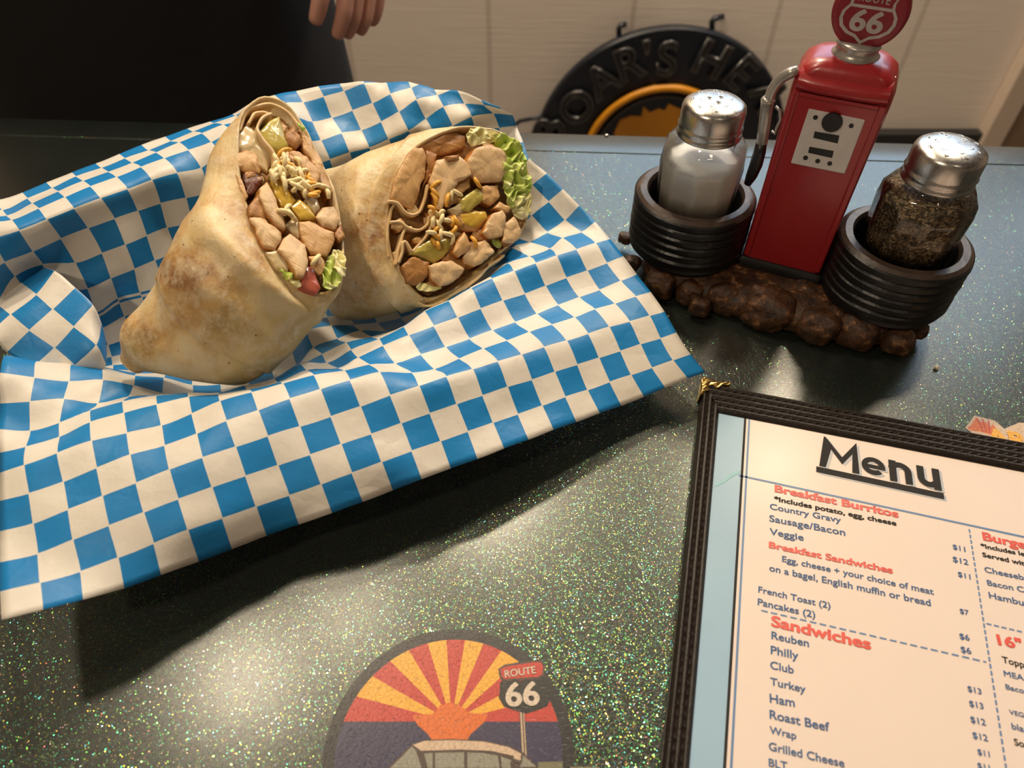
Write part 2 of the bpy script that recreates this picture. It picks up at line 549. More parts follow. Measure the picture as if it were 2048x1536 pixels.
    M.set(Base_Color=M.ramp(s.outputs[0], [(0.0, (0.05, 0.038, 0.025)), (0.4, (0.17, 0.115, 0.065)), (0.7, (0.36, 0.25, 0.14)), (1.0, (0.70, 0.54, 0.34))]), Roughness=0.6)
    M.bump(v.outputs['Distance'], 0.7, 0.001)
    MT['pepper_ground'] = M.m

    # menu
    M = Mat('brown_leather')
    n = M.noise(700, 4, 0.6)
    M.set(Base_Color=M.mix(n.outputs['Fac'], (0.008, 0.005, 0.004), (0.026, 0.018, 0.013)), Roughness=0.42, Specular_IOR_Level=0.35)
    M.bump(n.outputs['Fac'], 0.5, 0.0006)
    MT['leather'] = M.m
    MT['gold'] = simple('brass_corner', (0.72, 0.48, 0.16), 0.28, 1.0, var=0.3, vs=500, bump=0.5, bs=500)
    MT['page'] = simple('menu_paper', (0.72, 0.60, 0.53), 0.5, var=0.03, vs=30, Coat_Weight=0.08, Coat_Roughness=0.2)
    MT['page_blue'] = simple('menu_blue_band', (0.27, 0.42, 0.55), 0.5, var=0.06, vs=25, Coat_Weight=0.08, Coat_Roughness=0.2)
    MT['m_navy'] = simple('print_navy', (0.060, 0.120, 0.26), 0.55, Specular_IOR_Level=0.2)
    MT['m_red'] = simple('print_coral', (0.66, 0.085, 0.06), 0.45)
    MT['m_black'] = simple('print_black', (0.024, 0.022, 0.021), 0.6, Specular_IOR_Level=0.15)
    MT['m_rule'] = simple('print_rule_blue', (0.10, 0.19, 0.36), 0.45)
    MT['m_shadow'] = simple('print_shadow', (0.40, 0.41, 0.44), 0.45)
    MT['m_teal'] = simple('print_teal', (0.22, 0.46, 0.50), 0.45)

    # room
    M = Mat('painted_plank_wall')
    co = M.coord('Object')
    sx = M.n('ShaderNodeSeparateXYZ'); M.l(co, sx.inputs[0])
    fr = M.math('FRACT', M.math('ADD', M.math('MULTIPLY', sx.outputs[0], 1 / 0.305), 0.18))
    gv = M.math('LESS_THAN', fr, 0.035)
    hz = M.noise(1.0, 4, 0.6, co=M.coord('Object', (6, 6, 160)))
    n = M.noise(3, 3, co=co)
    c = M.mix(n.outputs['Fac'], (0.80, 0.70, 0.62), (0.85, 0.76, 0.68))
    c = M.mix(M.math('MULTIPLY', gv, 0.35), c, (0.34, 0.27, 0.21))
    M.set(Base_Color=c, Roughness=0.5)
    M.bump(M.math('SUBTRACT', M.math('MULTIPLY', hz.outputs['Fac'], 0.25), gv), 0.6, 0.003)
    MT['wall'] = M.m
    MT['wall_plain'] = simple('cream_wall', (0.36, 0.31, 0.27), 0.7, var=0.05, vs=4)
    MT['ceiling'] = simple('ceiling_paint', (0.34, 0.31, 0.28), 0.8, var=0.03, vs=4)
    MT['floor'] = simple('floor_tile', (0.20, 0.17, 0.15), 0.5, var=0.2, vs=6)
    MT['dark_trim'] = simple('dark_trim', (0.016, 0.015, 0.015), 0.5, var=0.2)
    MT['white_trim'] = simple('cream_trim', (0.62, 0.50, 0.40), 0.5, var=0.06, vs=8)
    MT['door_wood'] = simple('brown_door', (0.26, 0.17, 0.10), 0.5, var=0.2, vs=8)
    MT['sign_black'] = simple('sign_panel_black', (0.008, 0.011, 0.019), 0.35)
    MT['sign_yellow'] = simple('sign_yellow', (0.62, 0.25, 0.008), 0.4, var=0.12, vs=30)
    M = Mat('unlit_neon_tube')
    M.set(Base_Color=(0.022, 0.020, 0.020), Roughness=0.15, Coat_Weight=0.5)
    MT['neon'] = M.m
    # person
    MT['skin'] = simple('skin', (0.62, 0.31, 0.23), 0.5, var=0.15, vs=60, Subsurface_Weight=0.1, Subsurface_Radius=(0.01, 0.004, 0.002), Subsurface_Scale=0.5)
    MT['cloth_black'] = simple('black_cloth', (0.006, 0.006, 0.007), 0.8, var=0.2, vs=40, bump=0.3, bs=120)
    MT['cloth_dark'] = simple('dark_blue_cloth', (0.03, 0.05, 0.11), 0.8, var=0.2, vs=40)
    MT['hair'] = simple('dark_hair', (0.03, 0.02, 0.015), 0.5, var=0.4, vs=200)
    MT['crumb'] = simple('crumb', (0.88, 0.80, 0.66), 0.7, bump=0.5, bs=900)
    K = Mat('lamp_glow')
    K.set(Base_Color=(1, 1, 1), Emission_Color=(1.0, 0.80, 0.55), Emission_Strength=6.0)
    MT['lamp'] = K.m
    K = Mat('window_glass')
    tr = K.n('ShaderNodeBsdfTransparent'); gl = K.n('ShaderNodeBsdfGlossy'); gl.inputs['Roughness'].default_value = 0.02
    ms = K.n('ShaderNodeMixShader'); ms.inputs[0].default_value = 0.06
    K.l(tr.outputs[0], ms.inputs[1]); K.l(gl.outputs[0], ms.inputs[2]); K.l(ms.outputs[0], K.out.inputs[0])
    MT['pane'] = K.m


build_materials()

# ------------------------------------------------------------------ lettering
_tc = {}


def text_poly(s, off=0.0):
    """2-D triangles of a line of lettering: verts, faces, box"""
    key = (s, off)
    if key in _tc: return _tc[key]
    c = bpy.data.curves.new('t', 'FONT')
    c.body = s
    c.offset = off
    c.resolution_u = 4
    c.fill_mode = 'BOTH'
    o = bpy.data.objects.new('t', c)
    COL.objects.link(o)
    dg = bpy.context.evaluated_depsgraph_get()
    me = bpy.data.meshes.new_from_object(o.evaluated_get(dg))
    vs = [Vector((v.co.x, v.co.y)) for v in me.vertices]
    fs = [tuple(p.vertices) for p in me.polygons]
    bpy.data.objects.remove(o); bpy.data.curves.remove(c); bpy.data.meshes.remove(me)
    x0 = min(v.x for v in vs); x1 = max(v.x for v in vs)
    _tc[key] = (vs, fs, x0, x1)
    return _tc[key]


def put_text(mb, s, p0, p1, n, mi, off=0.0, tall=1.0, lift=0.0):
    """letters from base point p0 to base point p1 on the plane with normal n; off thickens the strokes"""
    vs, fs, x0, x1 = text_poly(s)
    ex = (p1 - p0); wdt = ex.length; ex.normalize()
    ey = n.cross(ex).normalized()
    k = wdt / (x1 - x0 + 2 * off)
    R = [(0, 0)] if off == 0 else [(off * math.cos(a * math.pi / 4), off * 0.8 * math.sin(a * math.pi / 4)) for a in range(8)]
    if off > 0.03: R += [(0, 0)]
    for q, (dx, dy) in enumerate(R):
        mb.add([p0 + ex * ((v.x - x0 + off + dx) * k) + ey * ((v.y + dy) * k * tall) + n * (lift + q * 0.000012) for v in vs], fs, mi)

# ------------------------------------------------------------------ the room
FLZ = -0.96
X0, X1, Y0 = -2.3, 2.4, -1.9
UP = Vector((0, 0, 1))


def struct(mb, name, mat, **kw):
    return tag(mb.build(name, mat, smooth=False, **kw), kind='structure')


def lab(o, label, cat=None):
    o['label'] = label
    if cat: o['category'] = cat
    return o


m = MB(); m.box((X0, Y0, FLZ - 0.1), (X1, YW + 0.12, FLZ)); lab(struct(m, 'floor', MT['floor']), 'brown tiled floor of the room', 'floor')
m = MB(); m.box((X0, Y0, CEIL), (X1, YW + 0.12, CEIL + 0.1)); lab(struct(m, 'ceiling', MT['ceiling']), 'pale ceiling over the room', 'ceiling')
m = MB()
m.box((X0, YW, FLZ), (WIN[0], YW + 0.12, CEIL)); m.box((WIN[1], YW, FLZ), (X1, YW + 0.12, CEIL))
m.box((WIN[0], YW, FLZ), (WIN[1], YW + 0.12, WIN[2])); m.box((WIN[0], YW, WIN[3]), (WIN[1], YW + 0.12, CEIL))
lab(struct(m, 'wall_back', MT['wall'], origin=Vector((0, YW, 0))), 'cream painted plank wall behind the round black sign', 'wall')
for nm, lo, hi in (('wall_left', (X0 - 0.1, Y0, FLZ), (X0, YW, CEIL)), ('wall_right', (X1, Y0, FLZ), (X1 + 0.1, YW, CEIL)), ('wall_front', (X0, Y0 - 0.1, FLZ), (X1, Y0, CEIL))):
    m = MB(); m.box(lo, hi); lab(struct(m, nm, MT['wall_plain']), 'plain cream side wall of the room', 'wall')
# window outside the frame of view that lets the daylight in
m = MB()
for lo, hi in (((WIN[0], YW + 0.02, WIN[2]), (WIN[0] + 0.03, YW + 0.07, WIN[3])), ((WIN[1] - 0.03, YW + 0.02, WIN[2]), (WIN[1], YW + 0.07, WIN[3])),
               ((WIN[0] + 0.03, YW + 0.02, WIN[2]), (WIN[1] - 0.03, YW + 0.07, WIN[2] + 0.03)), ((WIN[0] + 0.03, YW + 0.02, WIN[3] - 0.03), (WIN[1] - 0.03, YW + 0.07, WIN[3]))):
    m.box(lo, hi)
wf = lab(struct(m, 'window_1', MT['white_trim']), 'wide window in the cream plank wall', 'window')
m = MB(); m.box((WIN[0] + 0.03, YW + 0.043, WIN[2] + 0.03), (WIN[1] - 0.03, YW + 0.047, WIN[3] - 0.03)); m.build('pane', MT['pane'], wf, smooth=False)
# dark base board strip and the upright casing at the right
bz = at_y(1900, 268, YW - 0.03).z
bx = at_y(1982, 276, YW - 0.03).x
m = MB(); m.box((0.60, YW - 0.03, FLZ), (bx, YW - 0.001, bz)); lab(struct(m, 'baseboard_back', MT['dark_trim'], bevel=0.004), 'tall black baseboard along the foot of the plank wall', 'baseboard')
tx0, tx1 = at_y(1972, 250, YW - 0.04).x, at_y(2026, 250, YW - 0.04).x
m = MB(); m.box((tx0 + 0.012, YW - 0.04, FLZ), (tx1, YW - 0.001, CEIL)); lab(struct(m, 'trim_1', MT['white_trim'], bevel=0.003), 'upright cream door casing at the right of the plank wall', 'trim')
m = MB(); m.box((tx1 + 0.001, YW - 0.025, FLZ), (tx1 + 0.8, YW - 0.001, 1.1)); lab(struct(m, 'door_1', MT['door_wood']), 'brown door right of the cream casing', 'door')

# recessed ceiling lamps and added fill lamps (each carries its own light)
for k, (lx, ly, pw, lr) in enumerate(LAMPS):
    t = empty('ceiling_and_fill_lamp', (lx, ly, CEIL))
    tag(t, 'small round ceiling lamp in a set with added fill lamps, warm light over the counter', 'lamp', 'round ceiling lamps')
    m = MB(); m.lathe([(lr + 0.012, CEIL), (lr + 0.02, CEIL - 0.004), (lr + 0.016, CEIL - 0.012), (lr, CEIL - 0.012), (lr, CEIL)], (lx, ly, 0), 32, cap0=False, cap1=False); m.build('trim_ring', MT['white_trim'], t)
    m = MB(); m.lathe([(lr, CEIL - 0.001), (lr, CEIL - 0.008), (lr * 0.6, CEIL - 0.012)], (lx, ly, 0), 32); m.build('bulb', MT['lamp'], t)
    l = bpy.data.lights.new('lamp_light', 'AREA'); l.shape = 'DISK'; l.size = lr * 2; l.energy = pw; l.color = (1.0, 0.83, 0.61)
    lo = bpy.data.objects.new('lamp_light', l); COL.objects.link(lo)
    place(lo, t, Matrix.Translation((lx, ly, CEIL - 0.016)))

# ------------------------------------------------------------------ round sign leaning at the wall
sc_ = Vector((0.3436, YW - 0.035, -0.613))
sign = empty('round_sign', (sc_.x, sc_.y, FLZ))
tag(sign, 'round black neon sign with a yellow ring leaning on the cream plank wall', 'sign')
Rs = 0.294
FR = Vector((0, -1, 0))
m = MB()
M_ = Matrix.Translation(sc_) @ Matrix.Rotation(math.radians(90), 4, 'X')
m.lathe([(Rs - 0.004, -0.012), (Rs, -0.008), (Rs, 0.006), (Rs - 0.004, 0.010)], None, 96, M=M_)
m.build('panel', MT['sign_black'], sign, angle=40)
m = MB(); m.tube([sc_ + Vector((0.1705 * math.cos(a), -0.020, 0.1705 * math.sin(a))) for a in [i * math.pi / 36 for i in range(72)]], 0.0085, 10, closed=True)
lab(m.build('yellow_ring', MT['sign_yellow'], sign), 'yellow ring')
m = MB(); m.tube([sc_ + Vector((0.150 * math.cos(a), -0.016, 0.150 * math.sin(a))) for a in [i * math.pi / 36 for i in range(72)]], 0.004, 8, closed=True)
lab(m.build('inner_tube', MT['neon'], sign), 'dark inner tube')
emb = [(1228, 268), (1240, 240), (1262, 232), (1283, 234), (1287, 213), (1300, 226), (1318, 218), (1330, 222), (1338, 208), (1350, 214), (1364, 220), (1372, 212), (1390, 222), (1420, 240), (1440, 268)]
m = MB()
pts = [at_y(x, y, sc_.y - 0.013) for x, y in emb]
for k in range(1, 12):
    a = -math.pi * k / 12
    pts.append(Vector((sc_.x + 0.085 * math.cos(a) - 0.01, sc_.y - 0.013, sc_.z + 0.06 + 0.10 * math.sin(a))))
m.plate(pts, FR, 0.003)
lab(m.build('emblem', MT['sign_yellow'], sign, smooth=False), 'jagged yellow emblem')
for ch, px, py in (('B', 1098, 258), ('O', 1152, 214), ('A', 1203, 160), ('R', 1262, 124), ("'", 1293, 92), ('S', 1335, 116), ('H', 1424, 118), ('E', 1485, 146), ('A', 1540, 190), ('D', 1590, 245)):
    c = at_y(px, py, sc_.y - 0.02)
    rad = (c - sc_); rad.y = 0; rad.normalize()
    tx = Vector((rad.z, 0, -rad.x))
    cu = bpy.data.curves.new('t', 'FONT'); cu.body = ch; cu.fill_mode = 'NONE'; cu.bevel_depth = 0.05; cu.bevel_resolution = 1; cu.resolution_u = 4
    o = bpy.data.objects.new('t', cu); COL.objects.link(o)
    me = bpy.data.meshes.new_from_object(o.evaluated_get(bpy.context.evaluated_depsgraph_get()))
    vs = [v.co.copy() for v in me.vertices]; fs = [tuple(p.vertices) for p in me.polygons]
    bpy.data.objects.remove(o); bpy.data.curves.remove(cu); bpy.data.meshes.remove(me)
    mx = (max(v.x for v in vs) + min(v.x for v in vs)) / 2
    my = 0.36 if ch != "'" else 0.62
    k = 0.098
    m = MB(); m.add([c + tx * ((v.x - mx) * k) + rad * ((v.y - my) * k) + Vector((0, -v.z * k, 0)) for v in vs], fs)
    m.build('neon_letter', MT['neon'], sign)
for pl in ([(1238, 84), (1238, 56), (1241, 51), (1250, 49)], [(1424, 66), (1424, 42), (1428, 37), (1446, 33)]):
    m = MB(); P3 = [at_y(x, y, YW - 0.02 - (0.0 if i < 3 else -0.012)) for i, (x, y) in enumerate(pl)]
    m.tube(P3, 0.006, 8); m.build('hook', MT['sign_black'], sign)
# cable at its left
m = MB(); m.tube([at_y(1092, 232, YW - 0.03), at_y(1060, 238, YW - 0.02), at_y(1040, 242, YW - 0.02), at_y(1015, 262, YW - 0.02), at_y(1000, 300, YW - 0.02)], 0.005, 8)
lab(m.build('power_cord', MT['sign_black'], sign), 'thin black cord')

# ------------------------------------------------------------------ the table
tb = empty('counter_table', (0.0, 0.05, FLZ))
tag(tb, 'dark glitter topped counter table carrying the food, menu and shakers', 'table')
ey_ = Vector((0.8023, -0.0450, 0)).normalized()           # direction of the back edge
ny_ = Vector((-ey_.y, ey_.x, 0))
pe = Vector((-0.412, 0.5423, 0))
def tpt(s, t, z): return pe + ey_ * s + ny_ * t + Vector((0, 0, z))
m = MB()
S0, S1, TB, TF = -0.55, 1.45, 0.0, -1.05
prof = [(-0.004, -0.0), (-0.0012, -0.0012), (0.0, -0.004), (0.0, -0.034), (-0.004, -0.038)]
top = [tpt(S0, TF, 0), tpt(S1, TF, 0), tpt(S1, -0.004, 0), tpt(S0, -0.004, 0)]
loops = []
for s in (S0, S1):
    loops.append([tpt(s, TF, 0)] + [tpt(s, -0.0305, 0), tpt(s, -0.0300, -0.0006), tpt(s, -0.0290, -0.0006), tpt(s, -0.0285, 0)] + [tpt(s, t, z) for t, z in prof] + [tpt(s, TF, -0.038)])
m.loft(loops)
m.build('table_top', MT['table'], tb, origin=Vector((0, 0, 0)), angle=30)
for s, t in ((S0 + 0.12, -0.12), (S1 - 0.12, -0.12), (S0 + 0.12, TF + 0.12), (S1 - 0.12, TF + 0.12)):
    p = tpt(s, t, 0); m = MB(); m.box((p.x - 0.03, p.y - 0.03, FLZ), (p.x + 0.03, p.y + 0.03, -0.038)); m.build('leg', MT['dark_trim'], tb, smooth=False, bevel=0.004)
p = at_z(1213, 271, 0); m = MB(); m.lathe([(0.0016, 0), (0.0015, 0.0006), (0.0008, 0.0011)], (p.x, p.y, 0.0), 16); m.build('rivet', MT['steel'], tb)

# printed emblem under the surface, drawn by its colours
INK = ['black', 'red', 'yellow', 'orange', 'navy', 'cream', 'grey', 'brown', 'olive', 'white']
II = {k: i for i, k in enumerate(INK)}
z7 = zoomer(660, 1240, 3.413)
m = MB()
lay = [0.00012]
def flat(poly, ink, px=True, z=None):
    if z is None:
        lay[0] += 0.000012; z = lay[0]
    pts = [at_z(*p, z) if px else Vector((p[0], p[1], z)) for p in poly]
    pts = [Vector((p.x, p.y, z)) for p in pts]
    a = sum(pts[i].x * pts[(i + 1) % len(pts)].y - pts[(i + 1) % len(pts)].x * pts[i].y for i in range(len(pts)))
    if a < 0: pts.reverse()
    m.add(pts, [tuple(range(len(pts)))], II[ink])
def circ(c, r, a0, a1, n=48): return [(c[0] + r * math.cos(a0 + (a1 - a0) * i / n), c[1] + r * math.sin(a0 + (a1 - a0) * i / n)) for i in range(n + 1)]
ce, cr_ = (-0.0228, 0.0730), 0.0411
flat(circ(ce, 0.0455, 0, 2 * math.pi)[:-1], 'black', False)
sunc = at_z(903, 1440, 0)
yl = sunc.y - 0.0006
al = math.asin((yl - ce[1]) / cr_)
flat(circ(ce, cr_, math.pi - al, 2 * math.pi + al), 'navy', False)
ang0, ang1 = math.pi, 0.0
rays_in = [math.pi - math.pi * k / 13 for k in range(14)]
def hit(a):
    d = (math.cos(a), math.sin(a)); o = (sunc.x - ce[0], yl - ce[1]); b = o[0] * d[0] + o[1] * d[1]; c = o[0] ** 2 + o[1] ** 2 - cr_ ** 2
    t = -b + math.sqrt(b * b - c); return (sunc.x + d[0] * t, yl + d[1] * t)
lay[0] += 0.000012
for k in range(13):
    a, b = rays_in[k], rays_in[k + 1]
    pts = [(sunc.x, yl)] + [hit(a + (b - a) * q / 6) for q in range(7)]
    flat(pts, 'red' if k % 2 == 0 else 'yellow', False, lay[0])
star = [(600, 720), (560, 650), (700, 640), (750, 585), (820, 560), (890, 585), (960, 635), (1080, 640), (1050, 700), (960, 780), (930, 830), (700, 830), (670, 780)]
flat([z7(*p) for p in star], 'orange')
flat([z7(*p) for p in [(1292, 628), (1328, 628), (1346, 930), (1308, 930)]], 'brown')
flat([z7(*p) for p in [(1298, 630), (1309, 630), (1325, 930), (1314, 930)]], 'cream')
flat([z7(*p) for p in [(1318, 630), (1324, 630), (1342, 930), (1334, 930)]], 'cream')
flat([z7(*p) for p in [(1160, 430), (1185, 400), (1300, 415), (1380, 398), (1490, 400), (1515, 450), (1515, 530), (1480, 590), (1420, 615), (1340, 640), (1250, 615), (1185, 590), (1152, 530), (1160, 470)]], 'black')
flat([z7(*p) for p in [(1148, 335), (1190, 305), (1395, 272), (1445, 272), (1468, 310), (1462, 380), (1430, 402), (1190, 418), (1160, 400)]], 'brown')
flat([z7(*p) for p in [(1162, 338), (1198, 318), (1400, 286), (1440, 288), (1455, 318), (1448, 372), (1420, 388), (1195, 403), (1172, 388)]], 'red')
# the car
car = [(395, 1010), (555, 850), (640, 818), (820, 812), (1060, 822), (1230, 862), (1320, 905), (1420, 1000), (1430, 1060), (1400, 1200), (380, 1200)]
flat([z7(*p) for p in car], 'brown')
flat([z7(*p) for p in [(565, 852), (640, 826), (820, 820), (1050, 830), (1222, 868), (1305, 912), (1300, 960), (1255, 945), (1255, 928), (1100, 893), (900, 884), (620, 892), (590, 870)]], 'cream')
flat([z7(*p) for p in [(412, 1010), (560, 862), (585, 890), (625, 1010)]], 'grey')
flat([z7(*p) for p in [(642, 912), (700, 908), (700, 1010), (668, 1010)]], 'grey')
flat([z7(*p) for p in [(718, 907), (915, 903), (915, 1010), (718, 1010)]], 'grey')
flat([z7(*p) for p in [(938, 905), (1040, 907), (1145, 925), (1158, 1010), (938, 1010)]], 'grey')
flat([z7(*p) for p in [(1166, 930), (1240, 958), (1228, 980), (1235, 1010), (1172, 1010)]], 'grey')
flat([z7(*p) for p in [(1318, 922), (1408, 1002), (1295, 1004), (1312, 965)]], 'grey')
flat([z7(*p) for p in [(400, 1018), (1410, 1014), (1420, 1190), (390, 1190)]], 'cream')
flat([z7(*p) for p in [(1420, 970), (1590, 965), (1590, 1040), (1420, 1040)]], 'olive')
flat([z7(*p) for p in [(1640, 1000), (1840, 1003), (1840, 1060), (1640, 1060)]], 'olive')
zt = lay[0] + 0.00003
put_text(m, 'ROUTE', at_z(*z7(1195, 392), zt), at_z(*z7(1408, 362), zt), UP, II['white'], 0.02, 1.0)
put_text(m, '66', at_z(*z7(1200, 588), zt), at_z(*z7(1435, 576), zt), UP, II['white'], 0.03, 0.92)
lab(m.build('printed_emblem', [MT['ink_' + k] for k in INK], tb, origin=Vector((-0.0228, 0.073, 0)), smooth=False), 'round printed emblem with red and yellow sun rays')
# second print, half under the menu
z8 = zoomer(1330, 740, 2.852)
zb = zoomer(1330, 1100, 2.852)
m = MB(); lay[0] = 0.00012
flat([z8(*p) for p in [(1712, 330), (1735, 300), (1765, 258), (1800, 268), (1880, 288), (1935, 335), (2020, 300), (2200, 310), (2250, 480), (1800, 430), (1740, 350)]], 'cream')
flat([z8(*p) for p in [(1725, 332), (1748, 312), (1775, 270), (1800, 295), (1835, 300), (1850, 330), (1870, 310), (1905, 350), (1890, 380), (1800, 352), (1745, 345)]], 'orange')
for a, b in (((1775, 275), (1812, 350)), ((1806, 280), (1830, 355)), ((1840, 290), (1850, 358))):
    flat([z8(a[0], a[1]), z8(a[0] + 10, a[1]), z8(b[0] + 8, b[1]), z8(b[0], b[1])], 'red')
put_text(m, 'AR', at_z(*z8(1846, 412), 0.0004), at_z(*z8(2085, 452), 0.0004), UP, II['yellow'], 0.05, 1.0)
lab(m.build('printed_lettering', [MT['ink_' + k] for k in INK], tb, smooth=False), 'orange printed letters and flame')
m = MB(); lay[0] = 0.00012
z5 = zoomer(0, 500, 4.268)
flat([z5(*p) for p in [(0, 380), (40, 375), (170, 420), (185, 455), (140, 500), (90, 450), (30, 415)]], 'red')
lab(m.build('printed_patch', [MT['ink_' + k] for k in INK], tb, smooth=False), 'red printed patch')

# ------------------------------------------------------------------ the menu
mn = empty('menu', at_z(1400, 770, 0))
tag(mn, 'printed menu in a brown leather holder with a brass corner lying on the table', 'menu')
MO = at_z(1400, 770, 0.006); MO = Vector((MO.x, MO.y, 0))
ma = math.radians(-14.8)
MX = Vector((math.cos(ma), math.sin(ma), 0)); MY = Vector((-math.sin(ma), math.cos(ma), 0))
def mp(x, y, z): return MO + MX * (x / 1000) + MY * (y / 1000) + Vector((0, 0, z / 1000))
MW, MH = 226.0, -300.0
m = MB()
m.plate([mp(2, 4, 3.0), mp(MW, 4, 3.0), mp(MW, MH, 3.0), mp(2, MH, 3.2)], UP, 0.0025)
m.build('backing', MT['leather'], mn, smooth=False)
# leather frame: one border strip with stitched ridges, mitred
def strip(p0, p1, n0, n1, w, ridges):
    """p0->p1 along the outer edge, n0/n1 inward vectors to the inner corner points"""
    mb = MB(); K = 60; NW = 33
    rows = []
    for i in range(K + 1):
        t = i / K
        a = p0.lerp(p1, t); b = n0.lerp(n1, t)
        L = []
        for j in range(NW):
            s = j / (NW - 1)
            z = 0.0062 * min(1, math.sin(min(1, s * 6 + 0.12) * math.pi / 2)) - (0.0022 if s > 0.97 else 0)
            z -= 0.0011 * (0.5 + 0.5 * math.cos(2 * math.pi * ridges * (s - 0.03) / 0.94)) ** 2.0 if 0.04 < s < 0.98 else 0
            q = a.lerp(b, s); L.append(Vector((q.x, q.y, 0.0007 + max(z - 0.0004, 0.0))))
        rows.append(L)
    b0 = mb.add([p for L in rows for p in L], [])
    for i in range(K):
        for j in range(NW - 1):
            mb.f.append((b0 + i * NW + j, b0 + (i + 1) * NW + j, b0 + (i + 1) * NW + j + 1, b0 + i * NW + j + 1)); mb.m.append(0)
    # stitches: short raised threads in the grooves
    L0 = (p1 - p0).length
    for r in range(1, ridges):
        s = 0.03 + 0.94 * r / ridges
        n = int(L0 / 0.0042)
        for i in range(n):
            for (ta, tb_) in (((i + 0.12) / n, (i + 0.78) / n),):
                a = p0.lerp(p1, ta).lerp(n0.lerp(n1, ta), s); b = p0.lerp(p1, tb_).lerp(n0.lerp(n1, tb_), s)
                a.z = b.z = 0.0054; c = (a + b) / 2; c.z = 0.0060
                mb.tube([a, c, b], [0.0003, 0.0006, 0.0003], 5)
    return mb
TL, TR, BL, BR = mp(1.0, 4.2, 0), mp(MW, 4.2, 0), mp(3.0, MH, 0), mp(MW, MH, 0)
tl, tr, bl, br = mp(10.9, -15.2, 0), mp(MW - 10, -15.2, 0), mp(12.2, MH + 18, 0), mp(MW - 10, MH + 18, 0)
for a, b, c, d, r in ((TL, TR, tl, tr, 5), (BL, TL, bl, tl, 3), (BR, BL, br, bl, 5), (TR, BR, tr, br, 3)):
    strip(a, b, c, d, 0, r).build('leather_border', MT['leather'], mn, angle=60)
# brass corner
def scroll_corner():
    mb = MB()
    n = 20
    arm = 14.5
    for (ax, ay) in ((1, 0), (0, -1)):
        loops = []
        for i in range(n + 1):
            t = i / n
            w = 5.6 * (1 - t) ** 0.55 * (1 + 0.22 * math.sin(t * 13)) + 0.7
            base = (0.3 + arm * t * (1.0 if ax else 0.85)) - 0.3
            L = []
            for j in range(9):
                s = j / 8
                z = 6.5 + 0.9 * math.sin(math.pi * s) + 0.45 * math.sin(t * 20 + s * 7)
                if j == 0: z = 0.3
                L.append(mp(0.4 + base if ax else 0.2 + w * s, 5.0 - w * s if ax else 4.8 - base, z))
            loops.append(L)
        b0 = mb.add([p for L in loops for p in L], [])
        for i in range(n):
            for j in range(8):
                mb.f.append((b0 + i * 9 + j, b0 + (i + 1) * 9 + j, b0 + (i + 1) * 9 + j + 1, b0 + i * 9 + j + 1)); mb.m.append(0)
    return mb
lab(scroll_corner().build('corner_guard', MT['gold'], mn, angle=70, solid=0.0006), 'scrolled brass corner')

# page with all its printing in one mesh
PM = ['page', 'page_blue', 'm_navy', 'm_red', 'm_black', 'm_rule', 'm_shadow', 'm_teal']
PI_ = {k: i for i, k in enumerate(PM)}
m = MB()
ZP = 0.0042
def pz(p, l=0.0): return at_z(p[0], p[1], ZP + l)
def mloc(p):
    q = at_z(p[0], p[1], ZP) - MO
    return q.dot(MX) * 1000, q.dot(MY) * 1000
m.plate([mp(23.4, -14, 4.2), mp(MW - 8, -14, 4.2), mp(MW - 8, MH + 16, 4.2), mp(23.4, MH + 16, 4.2)], UP, 0.0003, 0)
m.plate([mp(9.5, -14, 4.2), mp(23.4, -14, 4.2), mp(23.4, MH + 16, 4.2), mp(9.5, MH + 16, 4.2)], UP, 0.0003, 1)
def bar(a, b, w, mi, l=0.00012):
    a, b = Vector(a), Vector(b); t = (b - a).normalized(); q = UP.cross(t) * w / 2
    up = Vector((0, 0, l))
    m.add([a - q + up, b - q + up, b + q + up, a + q + up], [(0, 1, 2, 3)], PI_[mi])
def dash(a, b, L, g, w, mi):
    a, b = Vector(a), Vector(b); n = (b - a).length; t = (b - a) / n; s = 0
    while s < n:
        bar(a + t * s, a + t * min(n, s + L), w, mi); s += L + g
bar(mp(24.0, -14, 4.2), mp(23.6, MH + 18, 4.2), 0.0011, 'm_black')
bar(mp(26.0, -14, 4.2), mp(26.0, MH + 18, 4.2), 0.0009, 'm_rule')
bar(mp(22.5, -51.3, 4.2), mp(MW - 9, -53.4, 4.2), 0.0010, 'm_rule')
# teal mark on the band
tl_pts = [z8(282, 655), z8(330, 628), z8(375, 590), z8(430, 572), z8(425, 590), z8(385, 606), z8(335, 645), z8(282, 666)]
m.add([pz(p, 0.00012) for p in tl_pts], [tuple(range(len(tl_pts)))], PI_['m_teal'])
